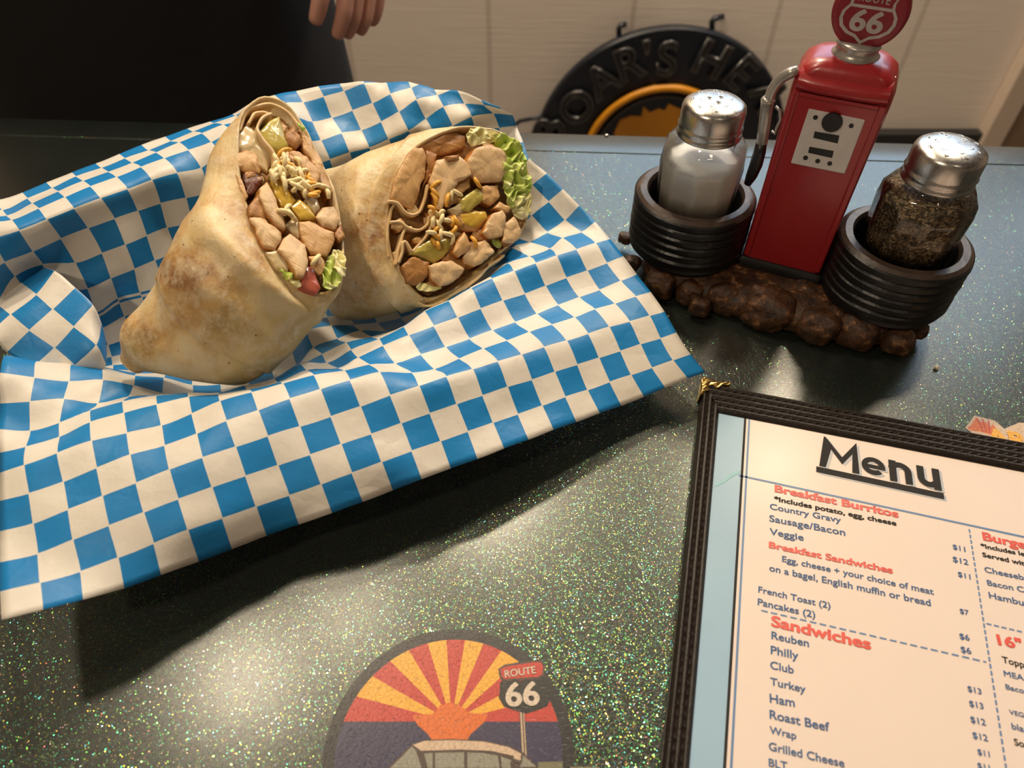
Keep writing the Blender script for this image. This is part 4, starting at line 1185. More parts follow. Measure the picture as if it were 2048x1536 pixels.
# ------------------------------------------------------------------ checked paper
PAPER = [[[-1772,1039,427],[-1824,1141,426],[-1884,1260,423],[-1940,1382,427],[-1985,1504,454],[-2034,1621,470],[-2093,1733,459],[-2152,1845,469],[-2185,1966,496],[-2197,2073,567],[-2259,2222,529],[-2363,2349,243],[-2439,2469,155],[-2474,2563,261],[-2482,2602,389],[-2483,2613,520],[-2489,2621,649],[-2519,2656,767],[-2593,2723,843],[-2674,2815,863],[-2755,2909,847],[-2835,2988,821]],[[-1655,1085,408],[-1707,1186,409],[-1764,1299,416],[-1817,1411,443],[-1866,1522,480],[-1919,1633,510],[-1977,1744,486],[-2033,1858,441],[-2063,1980,489],[-2096,2107,501],[-2144,2225,485],[-2243,2377,230],[-2324,2516,171],[-2372,2624,311],[-2391,2672,445],[-2410,2694,588],[-2380,2655,704],[-2403,2692,811],[-2480,2776,841],[-2563,2865,826],[-2644,2956,801],[-2724,3035,784]],[[-1546,1138,373],[-1593,1241,387],[-1646,1349,432],[-1698,1462,458],[-1751,1572,482],[-1803,1682,525],[-1858,1791,489],[-1919,1894,453],[-1949,2021,459],[-1986,2141,442],[-2033,2264,427],[-2127,2415,211],[-2208,2561,177],[-2258,2676,331],[-2277,2732,464],[-2310,2778,599],[-2281,2734,709],[-2282,2731,833],[-2366,2825,824],[-2451,2913,790],[-2533,3005,758],[-2613,3091,759]],[[-1443,1203,329],[-1478,1300,383],[-1528,1404,441],[-1581,1515,473],[-1635,1627,501],[-1688,1740,529],[-1745,1851,509],[-1806,1953,465],[-1844,2053,391],[-1865,2182,410],[-1925,2298,364],[-2014,2454,187],[-2096,2609,174],[-2143,2725,327],[-2144,2760,457],[-2176,2818,576],[-2192,2836,708],[-2191,2817,834],[-2274,2912,833],[-2359,2999,800],[-2441,3091,769],[-2518,3173,752]],[[-1333,1270,304],[-1362,1358,387],[-1412,1458,446],[-1465,1567,487],[-1517,1681,514],[-1573,1794,509],[-1630,1908,503],[-1688,2009,455],[-1728,2103,380],[-1765,2213,333],[-1811,2314,288],[-1899,2487,159],[-1985,2659,174],[-2056,2812,351],[-2038,2815,479],[-2064,2883,586],[-2090,2917,710],[-2097,2902,836],[-2181,2997,837],[-2265,3087,807],[-2350,3176,774],[-2427,3259,756]],[[-1226,1343,270],[-1246,1412,393],[-1296,1515,450],[-1347,1621,500],[-1402,1735,503],[-1457,1849,492],[-1514,1963,492],[-1570,2062,434],[-1612,2139,343],[-1659,2224,263],[-1710,2361,224],[-1791,2535,130],[-1871,2702,173],[-1936,2829,373],[-1932,2871,494],[-1947,2916,613],[-1978,2979,722],[-2001,2986,839],[-2087,3081,842],[-2172,3173,817],[-2258,3262,786],[-2330,3346,759]],[[-1112,1405,258],[-1132,1470,384],[-1180,1570,450],[-1231,1675,504],[-1286,1790,508],[-1344,1904,501],[-1399,2017,481],[-1452,2104,403],[-1498,2169,293],[-1546,2249,192],[-1615,2400,127],[-1687,2588,94],[-1769,2769,163],[-1842,2910,345],[-1874,2978,466],[-1886,3025,590],[-1898,3066,710],[-1906,3076,835],[-1991,3169,842],[-2078,3259,815],[-2161,3350,786],[-2236,3434,765]],[[-1000,1476,233],[-1023,1538,361],[-1067,1632,436],[-1115,1732,499],[-1172,1841,532],[-1231,1953,524],[-1286,2052,456],[-1339,2135,366],[-1380,2204,258],[-1425,2285,154],[-1500,2449,80],[-1582,2650,71],[-1672,2844,151],[-1751,2995,327],[-1789,3066,446],[-1821,3126,566],[-1818,3155,694],[-1817,3167,826],[-1899,3259,842],[-1985,3347,816],[-2069,3438,789],[-2143,3522,767]],[[-870,1520,251],[-903,1594,357],[-953,1693,424],[-1000,1791,493],[-1055,1898,534],[-1113,2009,521],[-1172,2091,443],[-1227,2180,370],[-1260,2249,251],[-1303,2333,144],[-1382,2507,69],[-1476,2716,64],[-1572,2916,145],[-1650,3068,315],[-1685,3133,435],[-1705,3176,561],[-1704,3210,691],[-1721,3252,813],[-1805,3341,845],[-1887,3434,824],[-1971,3522,789],[-2047,3607,773]],[[-740,1560,276],[-782,1645,359],[-832,1746,423],[-883,1851,479],[-935,1957,537],[-994,2066,509],[-1053,2144,429],[-1109,2233,359],[-1147,2311,253],[-1189,2399,152],[-1269,2575,81],[-1370,2783,72],[-1468,2984,146],[-1544,3134,315],[-1576,3196,436],[-1594,3235,563],[-1605,3276,687],[-1630,3338,793],[-1706,3424,846],[-1789,3519,836],[-1874,3605,797],[-1945,3692,777]],[[-616,1610,284],[-660,1692,373],[-712,1800,426],[-764,1907,479],[-817,2015,531],[-872,2125,499],[-934,2216,436],[-999,2311,383],[-1042,2383,276],[-1090,2475,185],[-1165,2644,130],[-1265,2847,96],[-1361,3048,150],[-1438,3201,313],[-1472,3264,437],[-1496,3309,570],[-1515,3351,708],[-1538,3395,847],[-1606,3501,846],[-1686,3599,844],[-1770,3686,805],[-1842,3772,779]],[[-501,1667,279],[-543,1745,377],[-595,1857,422],[-647,1965,477],[-700,2072,524],[-751,2177,476],[-807,2260,400],[-884,2351,342],[-937,2458,293],[-1008,2555,248],[-1075,2697,223],[-1160,2908,125],[-1253,3110,145],[-1331,3263,290],[-1370,3330,409],[-1401,3378,534],[-1433,3425,660],[-1473,3481,777],[-1518,3578,860],[-1590,3681,852],[-1675,3768,812],[-1741,3855,781]],[[-378,1710,300],[-426,1816,357],[-476,1924,415],[-526,2024,481],[-583,2138,502],[-649,2235,450],[-723,2331,401],[-779,2429,352],[-828,2530,302],[-896,2618,240],[-956,2744,218],[-1049,2967,122],[-1145,3173,136],[-1225,3326,264],[-1268,3395,375],[-1306,3445,493],[-1345,3493,611],[-1385,3548,722],[-1424,3633,810],[-1488,3739,841],[-1572,3839,822],[-1633,3928,789]],[[-263,1774,285],[-308,1878,347],[-357,1979,415],[-405,2075,487],[-450,2183,454],[-540,2278,414],[-610,2391,421],[-652,2495,360],[-711,2584,288],[-787,2680,240],[-859,2824,147],[-944,3034,95],[-1040,3241,131],[-1121,3397,259],[-1166,3466,368],[-1205,3513,485],[-1243,3557,604],[-1279,3602,721],[-1310,3672,822],[-1375,3764,873],[-1460,3850,883],[-1523,3949,856]],[[-146,1822,291],[-193,1941,333],[-243,2042,403],[-291,2145,472],[-356,2242,415],[-428,2347,401],[-493,2454,426],[-537,2563,378],[-592,2641,284],[-656,2723,192],[-743,2888,103],[-838,3103,75],[-939,3317,134],[-1026,3477,282],[-1071,3543,396],[-1107,3577,518],[-1136,3601,643],[-1178,3647,761],[-1207,3710,879],[-1269,3811,909],[-1352,3908,914],[-1421,3999,917]],[[-34,1885,280],[-83,2005,315],[-131,2105,388],[-177,2207,455],[-245,2309,417],[-316,2411,387],[-378,2518,427],[-435,2633,416],[-473,2701,297],[-525,2775,183],[-621,2947,87],[-726,3168,67],[-834,3387,143],[-931,3554,319],[-981,3619,440],[-1024,3651,571],[-1019,3599,687],[-1072,3690,753],[-1126,3786,810],[-1184,3886,879],[-1250,3976,931],[-1317,4061,965]],[[78,1947,267],[29,2067,303],[-18,2166,376],[-64,2270,439],[-134,2375,414],[-204,2476,380],[-265,2581,424],[-317,2696,435],[-356,2768,317],[-403,2843,197],[-502,3013,94],[-611,3226,74],[-718,3440,156],[-818,3610,341],[-871,3678,460],[-922,3721,585],[-916,3657,695],[-964,3753,760],[-1030,3858,799],[-1076,3941,886],[-1140,4035,944],[-1204,4117,993]],[[191,2012,251],[142,2126,291],[95,2228,359],[47,2332,421],[-23,2440,406],[-94,2542,373],[-154,2649,419],[-205,2758,464],[-246,2846,343],[-298,2931,223],[-396,3090,126],[-497,3276,110],[-593,3467,179],[-686,3633,341],[-743,3708,457],[-797,3755,585],[-810,3705,698],[-864,3815,744],[-917,3907,817],[-969,4002,885],[-1027,4089,953],[-1087,4170,1007]],[[303,2077,231],[253,2188,278],[205,2290,345],[155,2397,404],[86,2505,400],[18,2609,367],[-44,2717,413],[-100,2828,466],[-142,2937,367],[-212,3041,253],[-304,3169,188],[-393,3316,183],[-470,3477,227],[-543,3633,325],[-611,3725,463],[-681,3779,629],[-697,3723,738],[-747,3833,785],[-801,3934,846],[-850,4029,919],[-909,4131,963],[-967,4218,1013]],[[416,2144,212],[363,2249,262],[316,2352,328],[267,2456,390],[199,2567,390],[129,2672,368],[68,2779,408],[13,2884,472],[-23,3000,431],[-104,3104,319],[-194,3220,244],[-277,3354,228],[-350,3503,267],[-422,3654,367],[-491,3745,510],[-563,3811,693],[-582,3743,783],[-640,3845,844],[-694,3954,895],[-733,4076,908],[-791,4175,971],[-847,4262,1027]],[[530,2209,194],[475,2307,252],[427,2412,314],[376,2517,377],[316,2628,382],[239,2734,369],[177,2843,403],[125,2941,476],[96,3054,429],[-2,3147,419],[-86,3263,310],[-162,3397,276],[-236,3537,318],[-311,3660,433],[-382,3723,581],[-444,3758,760],[-491,3844,799],[-541,3896,890],[-580,4014,900],[-625,4123,947],[-679,4223,1003],[-732,4310,1057]],[[646,2274,184],[587,2365,240],[538,2472,301],[487,2580,360],[423,2692,379],[351,2798,366],[288,2906,404],[237,3002,476],[207,3115,438],[99,3207,410],[20,3327,361],[-62,3452,352],[-139,3578,401],[-212,3677,518],[-277,3727,663],[-330,3740,814],[-384,3838,872],[-426,3954,884],[-468,4051,941],[-513,4152,995],[-564,4252,1047],[-615,4341,1094]],[[762,2335,178],[699,2424,230],[647,2533,285],[598,2640,344],[532,2753,365],[462,2862,362],[402,2969,402],[346,3075,462],[278,3192,452],[201,3288,419],[111,3373,471],[20,3488,474],[-65,3607,520],[-135,3719,615],[-204,3809,743],[-222,3753,860],[-264,3845,888],[-312,3934,938],[-353,4035,987],[-396,4139,1036],[-444,4243,1082],[-491,4338,1124]],[[879,2392,182],[813,2481,225],[758,2590,272],[709,2700,326],[646,2810,360],[578,2921,371],[512,3032,403],[455,3140,455],[386,3251,446],[300,3353,460],[208,3432,523],[115,3511,579],[27,3619,611],[-27,3737,670],[-72,3846,740],[-104,3813,847],[-152,3752,926],[-206,3863,969],[-245,3977,1016],[-284,4090,1062],[-328,4201,1104],[-371,4302,1141]],[[973,2434,183],[906,2525,225],[847,2639,262],[794,2752,308],[732,2862,347],[667,2972,374],[604,3082,408],[537,3195,444],[463,3300,478],[373,3384,526],[287,3470,574],[195,3546,631],[99,3624,678],[62,3743,713],[25,3861,747],[-1,3795,849],[-58,3711,924],[-119,3807,987],[-161,3921,1036],[-197,4039,1079],[-236,4155,1117],[-275,4261,1149]]]
PAP = np.array(PAPER, float) / 10000.0                    # 25 columns x 22 rows of creased paper, metres
HMAX = [20.9] * 12 + [20.6, 20.2, 19.85, 19.65, 19.55, 19.4, 19.1, 18.95, 18.35, 17.35, 16.8, 16.35, 16.15]


def cr_w(t):
    return np.array([-0.5 * t ** 3 + t ** 2 - 0.5 * t, 1.5 * t ** 3 - 2.5 * t ** 2 + 1, -1.5 * t ** 3 + 2 * t ** 2 + 0.5 * t, 0.5 * t ** 3 - 0.5 * t ** 2])


def grid_eval(G, u, v):
    n0, n1 = G.shape[:2]
    i = min(int(u), n0 - 2); j = min(int(v), n1 - 2)
    a = cr_w(u - i); b = cr_w(v - j)
    p = np.zeros(3)
    for x in range(4):
        ii = i - 1 + x
        for y in range(4):
            jj = j - 1 + y
            # linear extrapolation over the borders
            def at(q, r):
                if q < 0: return 2 * at(0, r) - at(1, r)
                if q >= n0: return 2 * at(n0 - 1, r) - at(n0 - 2, r)
                if r < 0: return 2 * G[q, 0] - G[q, 1]
                if r >= n1: return 2 * G[q, n1 - 1] - G[q, n1 - 2]
                return G[q, r]
            p += a[x] * b[y] * at(ii, jj)
    return p


def paper_uv(u, h, below):
    w = max(0.0, min(1.0, (15 - u) / 6))
    x = u + 0.02
    y = h if h <= 10 else ((10 + (h - 10) * (1 + 4 / 3 * w)) if (h < 13 or (below and h <= 13)) else h)
    if h < 1: y = 1 - (1 - h) * 0.9
    if u > 23: x = 23 + (u - 23) * 0.8
    return (x, y)


m = MB()
NU, NT = 24 * 4, 22 * 4
vid = {}
params = {}
us = [24 * i / NU for i in range(NU + 1)]
for i, u in enumerate(us):
    k = min(int(u), 23); hm = HMAX[k] * (1 - (u - k)) + HMAX[k + 1] * (u - k)
    for j in range(NT + 1):
        h = hm * j / NT
        # keep row 13 sharp for the print
        p = grid_eval(PAP, u, h)
        q = Vector(p)
        q.z = max(q.z + 0.0006 * noise.noise(q * 60), 0.0012)
        vid[i, j] = len(m.v); m.v.append(q); params[i, j] = (u, h)
for i in range(NU):
    for j in range(NT):
        c = [(i, j), (i + 1, j), (i + 1, j + 1), (i, j + 1)]
        below = sum(params[k][1] for k in c) / 4 < 13
        m.f.append(tuple(vid[k] for k in c)); m.m.append(0)
        m.uv.append([paper_uv(*params[k], below) for k in c])
paper = m.build('checked_paper', MT['paper'], None, solid=0.00022)
tag(paper, 'crinkled blue and white checked food paper under the two wrap halves', 'paper')

# the corner of the sheet folded over at the left
z5 = zoomer(0, 500, 4.268)
FC = {(-1, 1): (-60, 430), (-1, 2): (130, 245), (-1, 3): (295, 138),
      (0, 0): (-80, 705), (0, 1): (90, 550), (0, 2): (310, 380), (0, 3): (468, 178),
      (1, 0): (55, 872), (1, 1): (250, 685), (1, 2): (450, 505), (1, 3): (641, 320),
      (2, 0): (285, 1000), (2, 1): (465, 835), (2, 2): (630, 655), (2, 3): (795, 470),
      (3, 0): (470, 1160), (3, 1): (640, 985), (3, 2): (820, 810), (3, 3): (868, 630),
      (4, 1): (800, 1120), (4, 2): (905, 975), (4, 3): (905, 770), (4, 0): (640, 1300), (-1, 0): (-240, 600)}
G = np.zeros((6, 4, 3))
for (q, p), (x, y) in FC.items():
    px, py = z5(x, y)
    d = max(0.3265, 0.318 + (735 - py) / 205 * 0.024)
    if q == -1: d += 0.014
    if q >= 3 and p == 3: d += 0.010
    if q == 4: d += 0.006
    G[q + 1, p] = at_d(px, py, d)
m = MB()
NA, NB = 40, 28
for i in range(NA + 1):
    for j in range(NB + 1):
        m.v.append(Vector(grid_eval(G, 5 * i / NA, 3 * j / NB)))
for i in range(NA):
    for j in range(NB):
        c = [(i, j), (i + 1, j), (i + 1, j + 1), (i, j + 1)]
        m.f.append(tuple(a * (NB + 1) + b for a, b in c)); m.m.append(0)
        m.uv.append([(5 * a / NA + 1.0, 3 * b / NB + 0.0) for a, b in c])
lab(m.build('folded_corner', MT['paper'], paper, solid=0.00022), 'curled corner of the paper folded inwards')

# ------------------------------------------------------------------ the wrap halves
NL = 120


def smooth_poly(pts, n, rounds=1):
    P = [Vector(p) for p in pts]
    for _ in range(rounds):
        Q = []
        for i in range(len(P)):
            a, b = P[i], P[(i + 1) % len(P)]
            Q += [a * 0.75 + b * 0.25, a * 0.25 + b * 0.75]
        P = Q
    L = [(P[(i + 1) % len(P)] - P[i]).length for i in range(len(P))]
    tot = sum(L); out = []; i = 0; acc = 0.0
    for k in range(n):
        s = tot * k / n
        while acc + L[i] < s: acc += L[i]; i += 1
        out.append(P[i].lerp(P[(i + 1) % len(P)], (s - acc) / L[i]))
    return out


def proj(p):
    q = HC - p.z
    d = p.y * CT + q * ST
    return 1024 + FPX * p.x / d, 768 + FPX * (q * CT - p.y * ST) / d


def build_wrap(name, label, rim_px, p0, n, secs, seam, bulge, seed):
    """rim_px: outline of the cut; secs: (left px, right px, depth, flatness) from the cut to the tail"""
    rim3 = [on_plane(x, y, p0, n) for x, y in rim_px]
    fc = sum(rim3, Vector()) / len(rim3)
    C = []
    for (a, b, d, fl) in secs:
        A, B = at_d(*a, d), at_d(*b, d)
        C.append(((A + B) / 2, (B - A), fl))
    t = (fc - C[-1][0]).normalized()
    loops = []
    b1_0 = None
    for c, ab, fl in C:
        b1 = ab - t * ab.dot(t) * 0.6
        w1 = ab.length / 2; b1.normalize()
        b2 = t.cross(b1).normalized()
        if b1_0 is None: b1_0, b2_0 = b1, b2
        L = []
        for i in range(NL):
            a = 2 * math.pi * i / NL
            ca, sa = math.cos(a), math.sin(a)
            L.append(c + b1 * (w1 * ca) + b2 * (w1 * fl * sa))
        loops.append(L)
    # rim by angle about the axis
    dense = smooth_poly(rim3, 600, 1)
    an = []
    for p in dense:
        q = p - fc
        an.append((math.atan2(q.dot(b2_0) / C[0][2], q.dot(b1_0)) % (2 * math.pi), p))
    an.sort(key=lambda k: k[0])
    ths = [k[0] for k in an]
    rim = []
    import bisect
    for i in range(NL):
        a = 2 * math.pi * i / NL
        j = bisect.bisect(ths, a) % len(an)
        k = j - 1
        da = (ths[j] - ths[k]) % (2 * math.pi); f = ((a - ths[k]) % (2 * math.pi)) / da if da > 1e-9 else 0
        rim.append(an[k][1].lerp(an[j][1], min(1, f)))
    rim = [r + n * (0.0012 * noise.noise(r * 90 + Vector((seed, 0, 0)))) for r in rim]
    mid = []
    for i in range(NL):
        ca = math.cos(2 * math.pi * i / NL)
        mid.append((rim[i] + loops[0][i]) / 2 - b1_0 * (bulge * max(0.0, -ca) ** 2))
    ctrl = [rim, mid] + loops
    # tail cap
    c = C[-1][0]
    ctrl.append([c - t * 0.0035 + (p - c) * 0.62 for p in loops[-1]])
    ctrl.append([c - t * 0.0045 + (p - c) * 0.05 for p in loops[-1]])
    K = len(ctrl)
    rows = []
    for k in range(K - 1):
        S = 14 if k < K - 3 else 6
        for s in range(S):
            w = cr_w(s / S)
            R = []
            for i in range(NL):
                q = [ctrl[max(k - 1, 0)][i] if k > 0 else ctrl[0][i] * 2 - ctrl[1][i], ctrl[k][i], ctrl[k + 1][i], ctrl[min(k + 2, K - 1)][i]]
                R.append(q[0] * w[0] + q[1] * w[1] + q[2] * w[2] + q[3] * w[3])
            rows.append(R)
    rows.append(ctrl[-1])
    out = []
    for r, R in enumerate(rows):
        c = sum(R, Vector()) / NL
        O = []
        for p in R:
            nd = (p - c)
            if nd.length > 1e-6: nd.normalize()
            g = min(1, r / 6)
            d = g * (0.0016 * noise.noise(p * 38 + Vector((seed, 3, 1))) + 0.0007 * noise.noise(p * 110 + Vector((seed, 0, 5))))
            px, py = proj(p)
            s = seam(px, py)
            d += 0.0016 * g * max(0.0, min(1.0, 0.5 + s / 3.0))
            q = p + nd * d
            q.z = max(q.z, 0.0045)
            O.append(q)
        out.append(O)
    # inner wall of the tortilla
    ctr = sum(rim, Vector()) / NL
    def inset(R, w, dn): return [p + (ctr - p).normalized() * w + n * dn for p in R]
    pre = [inset(rim, 0.0034, -0.016), inset(rim, 0.0020, -0.004), inset(rim, 0.0016, -0.0003), inset(rim, 0.0006, 0.0004)]
    root = empty(name, (ctr.x, ctr.y, 0.008))
    tag(root, label, 'wrap', 'wrap halves')
    m = MB(); m.loft(pre + out, 0, cap0=False, cap1=True)
    m.build('tortilla', MT['tortilla'], root)
    # filling mass set back inside the cut
    m = MB()
    L0 = []
    for s, dn in ((0.985, -0.016), (0.97, -0.0055), (0.8, -0.0045), (0.6, -0.0040), (0.4, -0.0035), (0.2, -0.0032), (0.02, -0.003)):
        L0.append([ctr + (p - ctr) * s + (ctr - p).normalized() * 0.002 + n * (dn + 0.0022 * noise.noise(p * 150 * (0.4 + s) + Vector((seed, s * 9, 0)))) for p in rim])
    m.loft(L0, cap0=False)
    m.build('filling', MT['filling'], root)
    return root


def frame_of(n):
    e1 = Vector((0, 0, 1)).cross(n).normalized(); e2 = n.cross(e1).normalized()
    return e1, e2


def slab(name, mat, poly, p0, n, parent, e=0.003, depth=0.010, nz=0.0006, fq=170, seed=0, tilt=None, label=None, dome=0.0006, rounds=1):
    P = smooth_poly(smooth_poly([on_plane(x, y, p0 + n * e, n) for x, y in poly], 90, 0), 90, 1)
    c = sum(P, Vector()) / len(P)
    if tilt is not None:                                  # lean the cut face of this piece
        R = Matrix.Rotation(tilt[0], 3, frame_of(n)[0]) @ Matrix.Rotation(tilt[1], 3, frame_of(n)[1])
        P = [c + R @ (p - c) for p in P]; nn = (R @ n).normalized()
    else: nn = n
    loops = []
    sz = sum((p - c).length for p in P) / len(P)
    bv = min(0.0011, sz * 0.14)
    for s, z in ((0.04, dome), (0.3, dome), (0.55, dome * 0.8), (0.75, dome * 0.45), (1 - bv * 0.55 / sz, -0.0001), (1 - bv * 0.12 / sz, -bv * 0.45), (1.0, -bv), (1.01, -depth * 0.5), (0.98, -depth * 0.85), (0.85, -depth)):
        L = []
        for p in P:
            q = c + (p - c) * s + nn * z
            k = noise.noise_vector(q * fq + Vector((seed * 3.7, 0, 0)))
            k2 = noise.noise_vector(q * fq * 2.6 + Vector((0, seed * 1.7, 0)))
            L.append(q + k * nz + k2 * nz * 0.45)
        loops.append(L)
    m = MB(); m.loft(loops)
    e1, e2 = frame_of(nn)
    M = Matrix((e1, e2, nn)).transposed().to_4x4(); M.translation = c
    o = m.build(name, mat, parent, M=M)
    if label: o['label'] = label
    return o


def ribbon(name, mat, pl, p0, n, parent, e=0.002, depth=0.018, th=0.0013, seed=0):
    P = [on_plane(x, y, p0 + n * (e if not isinstance(e, list) else e[i]), n) for i, (x, y) in enumerate(pl)]
    D = []
    for i in range(len(P) - 1):
        q = [P[max(i - 1, 0)], P[i], P[i + 1], P[min(i + 2, len(P) - 1)]]
        for s in range(8):
            w = cr_w(s / 8); D.append(q[0] * w[0] + q[1] * w[1] + q[2] * w[2] + q[3] * w[3])
    D.append(P[-1])
    m = MB(); NW = 7
    b0 = 0
    for p in D:
        for j in range(NW):
            s = j / (NW - 1)
            q = p - n * depth * s
            m.v.append(q + noise.noise_vector(q * 120 + Vector((seed, 0, 0))) * 0.0006)
    for i in range(len(D) - 1):
        for j in range(NW - 1):
            m.f.append((i * NW + j, (i + 1) * NW + j, (i + 1) * NW + j + 1, i * NW + j + 1)); m.m.append(0)
    o = m.build(name, mat, parent, solid=th)
    return o


def leaf(name, mat, poly, p0, n, parent, e=0.002, amp=0.0022, seed=0):
    """ruffled leaf: a sheet bounded by the outline, crumpled into irregular folds"""
    P = smooth_poly([on_plane(x, y, p0 + n * e, n) for x, y in poly], 90, 1)
    c = sum(P, Vector()) / len(P)
    e1, e2 = frame_of(n)
    g = e1 * math.cos(seed) + e2 * math.sin(seed)
    loops = []
    R = 16
    for k in range(R + 1):
        s = max(0.02, k / R)
        L = []
        for p in P:
            q = c + (p - c) * s
            a = 1 - abs(noise.noise(q * 210 + g * (noise.noise(q * 120) * 2.0) + Vector((seed, 0, 0)))) * 2.4
            w = amp * (a * 0.8 + 0.7 * noise.noise(q * 95 + Vector((0, seed, 0))))
            L.append(q + n * w + noise.noise_vector(q * 300 + Vector((seed, 0, 0))) * amp * 0.35 * s)
        loops.append(L)
    m = MB(); m.loft(loops, cap0=True, cap1=False)
    return m.build(name, mat, parent, solid=0.0005)


def shreds(spots, p0, n, parent, seed, e=0.0035):
    rnd = random.Random(seed)
    e1, e2 = frame_of(n)
    for (x, y, col, ang, ln) in spots:
        c = on_plane(x, y, p0 + n * (e + rnd.uniform(-0.0006, 0.0016)), n)
        a = math.radians(ang)
        d = e1 * math.cos(a) + e2 * math.sin(a); s = n.cross(d)
        k = rnd.uniform(-0.0012, 0.0012)
        pts = [c - d * ln / 2 - n * 0.0008, c - d * ln / 4 + s * k * 0.8, c + s * k + n * 0.0005, c + d * ln / 4 + s * k * 0.8, c + d * ln / 2 - n * 0.0008]
        m = MB(); m.tube(pts, [0.0008, 0.0011, 0.00115, 0.0011, 0.0008], 8)
        m.build('cheese_shred', MT['cheese_white' if col == 0 else 'cheese_orange'], parent)


def scraps(wrap, rim_px, p0, n, count, seed):
    rnd = random.Random(seed)
    cx = sum(p[0] for p in rim_px) / len(rim_px); cy = sum(p[1] for p in rim_px) / len(rim_px)
    for k in range(count):
        q = rnd.choice(rim_px); f = rnd.uniform(0.05, 0.82)
        x, y = cx + (q[0] - cx) * f, cy + (q[1] - cy) * f
        a0 = rnd.uniform(0, 6.28); r = rnd.uniform(9, 19)
        poly = [(x + r * rnd.uniform(0.6, 1.2) * math.cos(a0 + i * 1.047), y + r * rnd.uniform(0.5, 1.0) * math.sin(a0 + i * 1.047)) for i in range(6)]
        slab('chicken_scrap', MT[rnd.choice(['chicken_tan', 'chicken_tan', 'chicken_brown', 'onion'])], poly, p0, n, wrap, e=rnd.uniform(-0.0012, 0.0018), depth=0.007, nz=0.0008, seed=seed + k)


# ---- left half
zL = zoomer(430, 170, 3.4125)
TLp, BLp = at_d(535, 190, 0.338), at_d(637, 592, 0.317)
dn = (TLp - BLp).normalized()
nL = Vector((0.5, -0.3, 0.79)); nL = (nL - dn * nL.dot(dn)).normalized()
RIM_L = [zL(*p) for p in [(330, 66), (230, 125), (170, 200), (150, 300), (143, 420), (143, 560), (165, 700), (200, 830), (245, 920), (290, 1010), (350, 1140), (440, 1270), (560, 1385), (690, 1442), (770, 1430), (840, 1395), (872, 1330), (884, 1240), (882, 1120), (872, 1000), (850, 850), (812, 700), (765, 590), (715, 490), (660, 380), (602, 268), (520, 150), (430, 90)]]
SEC_L = [((410, 420), (636, 634), 0.3282, 0.84), ((384, 460), (616, 652), 0.3280, 0.84), ((358, 506), (580, 698), 0.327, 0.82), ((328, 554), (538, 740), 0.3285, 0.73), ((290, 605), (491, 764), 0.3290, 0.66), ((252, 648), (420, 757), 0.3285, 0.68), ((243, 672), (345, 750), 0.327, 0.72), ((247, 700), (290, 742), 0.328, 0.75)]
def seamL(px, py):
    xs = [200, 300, 315, 337, 381, 430, 478, 540, 640]; ys = [380, 505, 563, 616, 664, 700, 723, 748, 780]
    y = np.interp(px, xs, ys)
    return (y - py)
wl = build_wrap('wrap_half', 'left wrap half standing tilted, long slanted cut with shredded cheese and tomato', RIM_L, TLp, nL, SEC_L, seamL, 0.0055, 1.0)
def SL(name, mat, pts, **kw): return slab(name, MT[mat], [zL(*p) for p in pts], TLp, nL, wl, seed=len(WORLD), **kw)
SL('sauce_smear', 'onion', [(160, 330), (220, 260), (330, 380), (390, 500), (370, 590), (280, 560), (200, 480), (150, 430)], e=-0.001, depth=0.008, nz=0.0009)
SL('chicken_piece', 'chicken_tan', [(150, 470), (215, 430), (280, 470), (330, 560), (300, 600), (220, 590), (150, 550)], e=0.0005, depth=0.010, nz=0.0011)
ribbon('tortilla_fold', MT['inner_tortilla'], [zL(*p) for p in [(158, 300), (200, 180), (300, 125), (400, 120), (500, 175), (590, 290), (640, 390)]], TLp, nL, wl, e=-0.0005, depth=0.014)
ribbon('tortilla_fold', MT['inner_tortilla'], [zL(*p) for p in [(215, 250), (260, 185), (330, 170), (380, 190)]], TLp, nL, wl, e=0.0005, depth=0.014)
ribbon('tortilla_fold', MT['inner_tortilla'], [zL(*p) for p in [(380, 180), (310, 220), (285, 290), (320, 370), (385, 455), (400, 530), (365, 620)]], TLp, nL, wl, e=[0.001, 0.002, 0.002, 0.0025, 0.003, 0.0025, 0.001], depth=0.016)
SL('pepper_piece', 'pepper', [(300, 315), (365, 245), (440, 212), (470, 300), (512, 415), (470, 437), (385, 446), (335, 395)], e=0.0005, depth=0.012, nz=0.0004)
SL('chicken_piece', 'chicken_brown', [(480, 340), (538, 262), (565, 330), (600, 385), (560, 425), (505, 395)], e=0.0015, depth=0.010, nz=0.0009)
SL('chicken_piece', 'chicken_tan', [(575, 300), (640, 370), (720, 510), (790, 640), (808, 720), (765, 770), (705, 660), (660, 520), (600, 420)], e=0.0005, depth=0.010, nz=0.0010)
SL('chicken_piece', 'chicken_tan', [(505, 440), (560, 440), (650, 500), (720, 600), (690, 690), (640, 660), (590, 580), (510, 520)], e=0.0028, depth=0.012, nz=0.0009)
SL('chicken_piece', 'char', [(195, 600), (262, 580), (335, 650), (270, 745), (215, 730)], e=0.001, depth=0.010, nz=0.0010)
SL('chicken_piece', 'chicken_tan', [(145, 600), (185, 640), (225, 760), (205, 790), (165, 700)], e=0.0005, depth=0.008, nz=0.0006)
SL('chicken_piece', 'chicken_brown', [(222, 820), (300, 735), (350, 800), (370, 900), (330, 935), (240, 890)], e=0.0030, depth=0.012, nz=0.0007)
SL('chicken_piece', 'chicken', [(303, 700), (365, 648), (405, 730), (440, 830), (478, 920), (485, 985), (430, 960), (350, 870), (305, 770)], e=0.0046, depth=0.013, nz=0.0005, tilt=(0.05, 0.15))
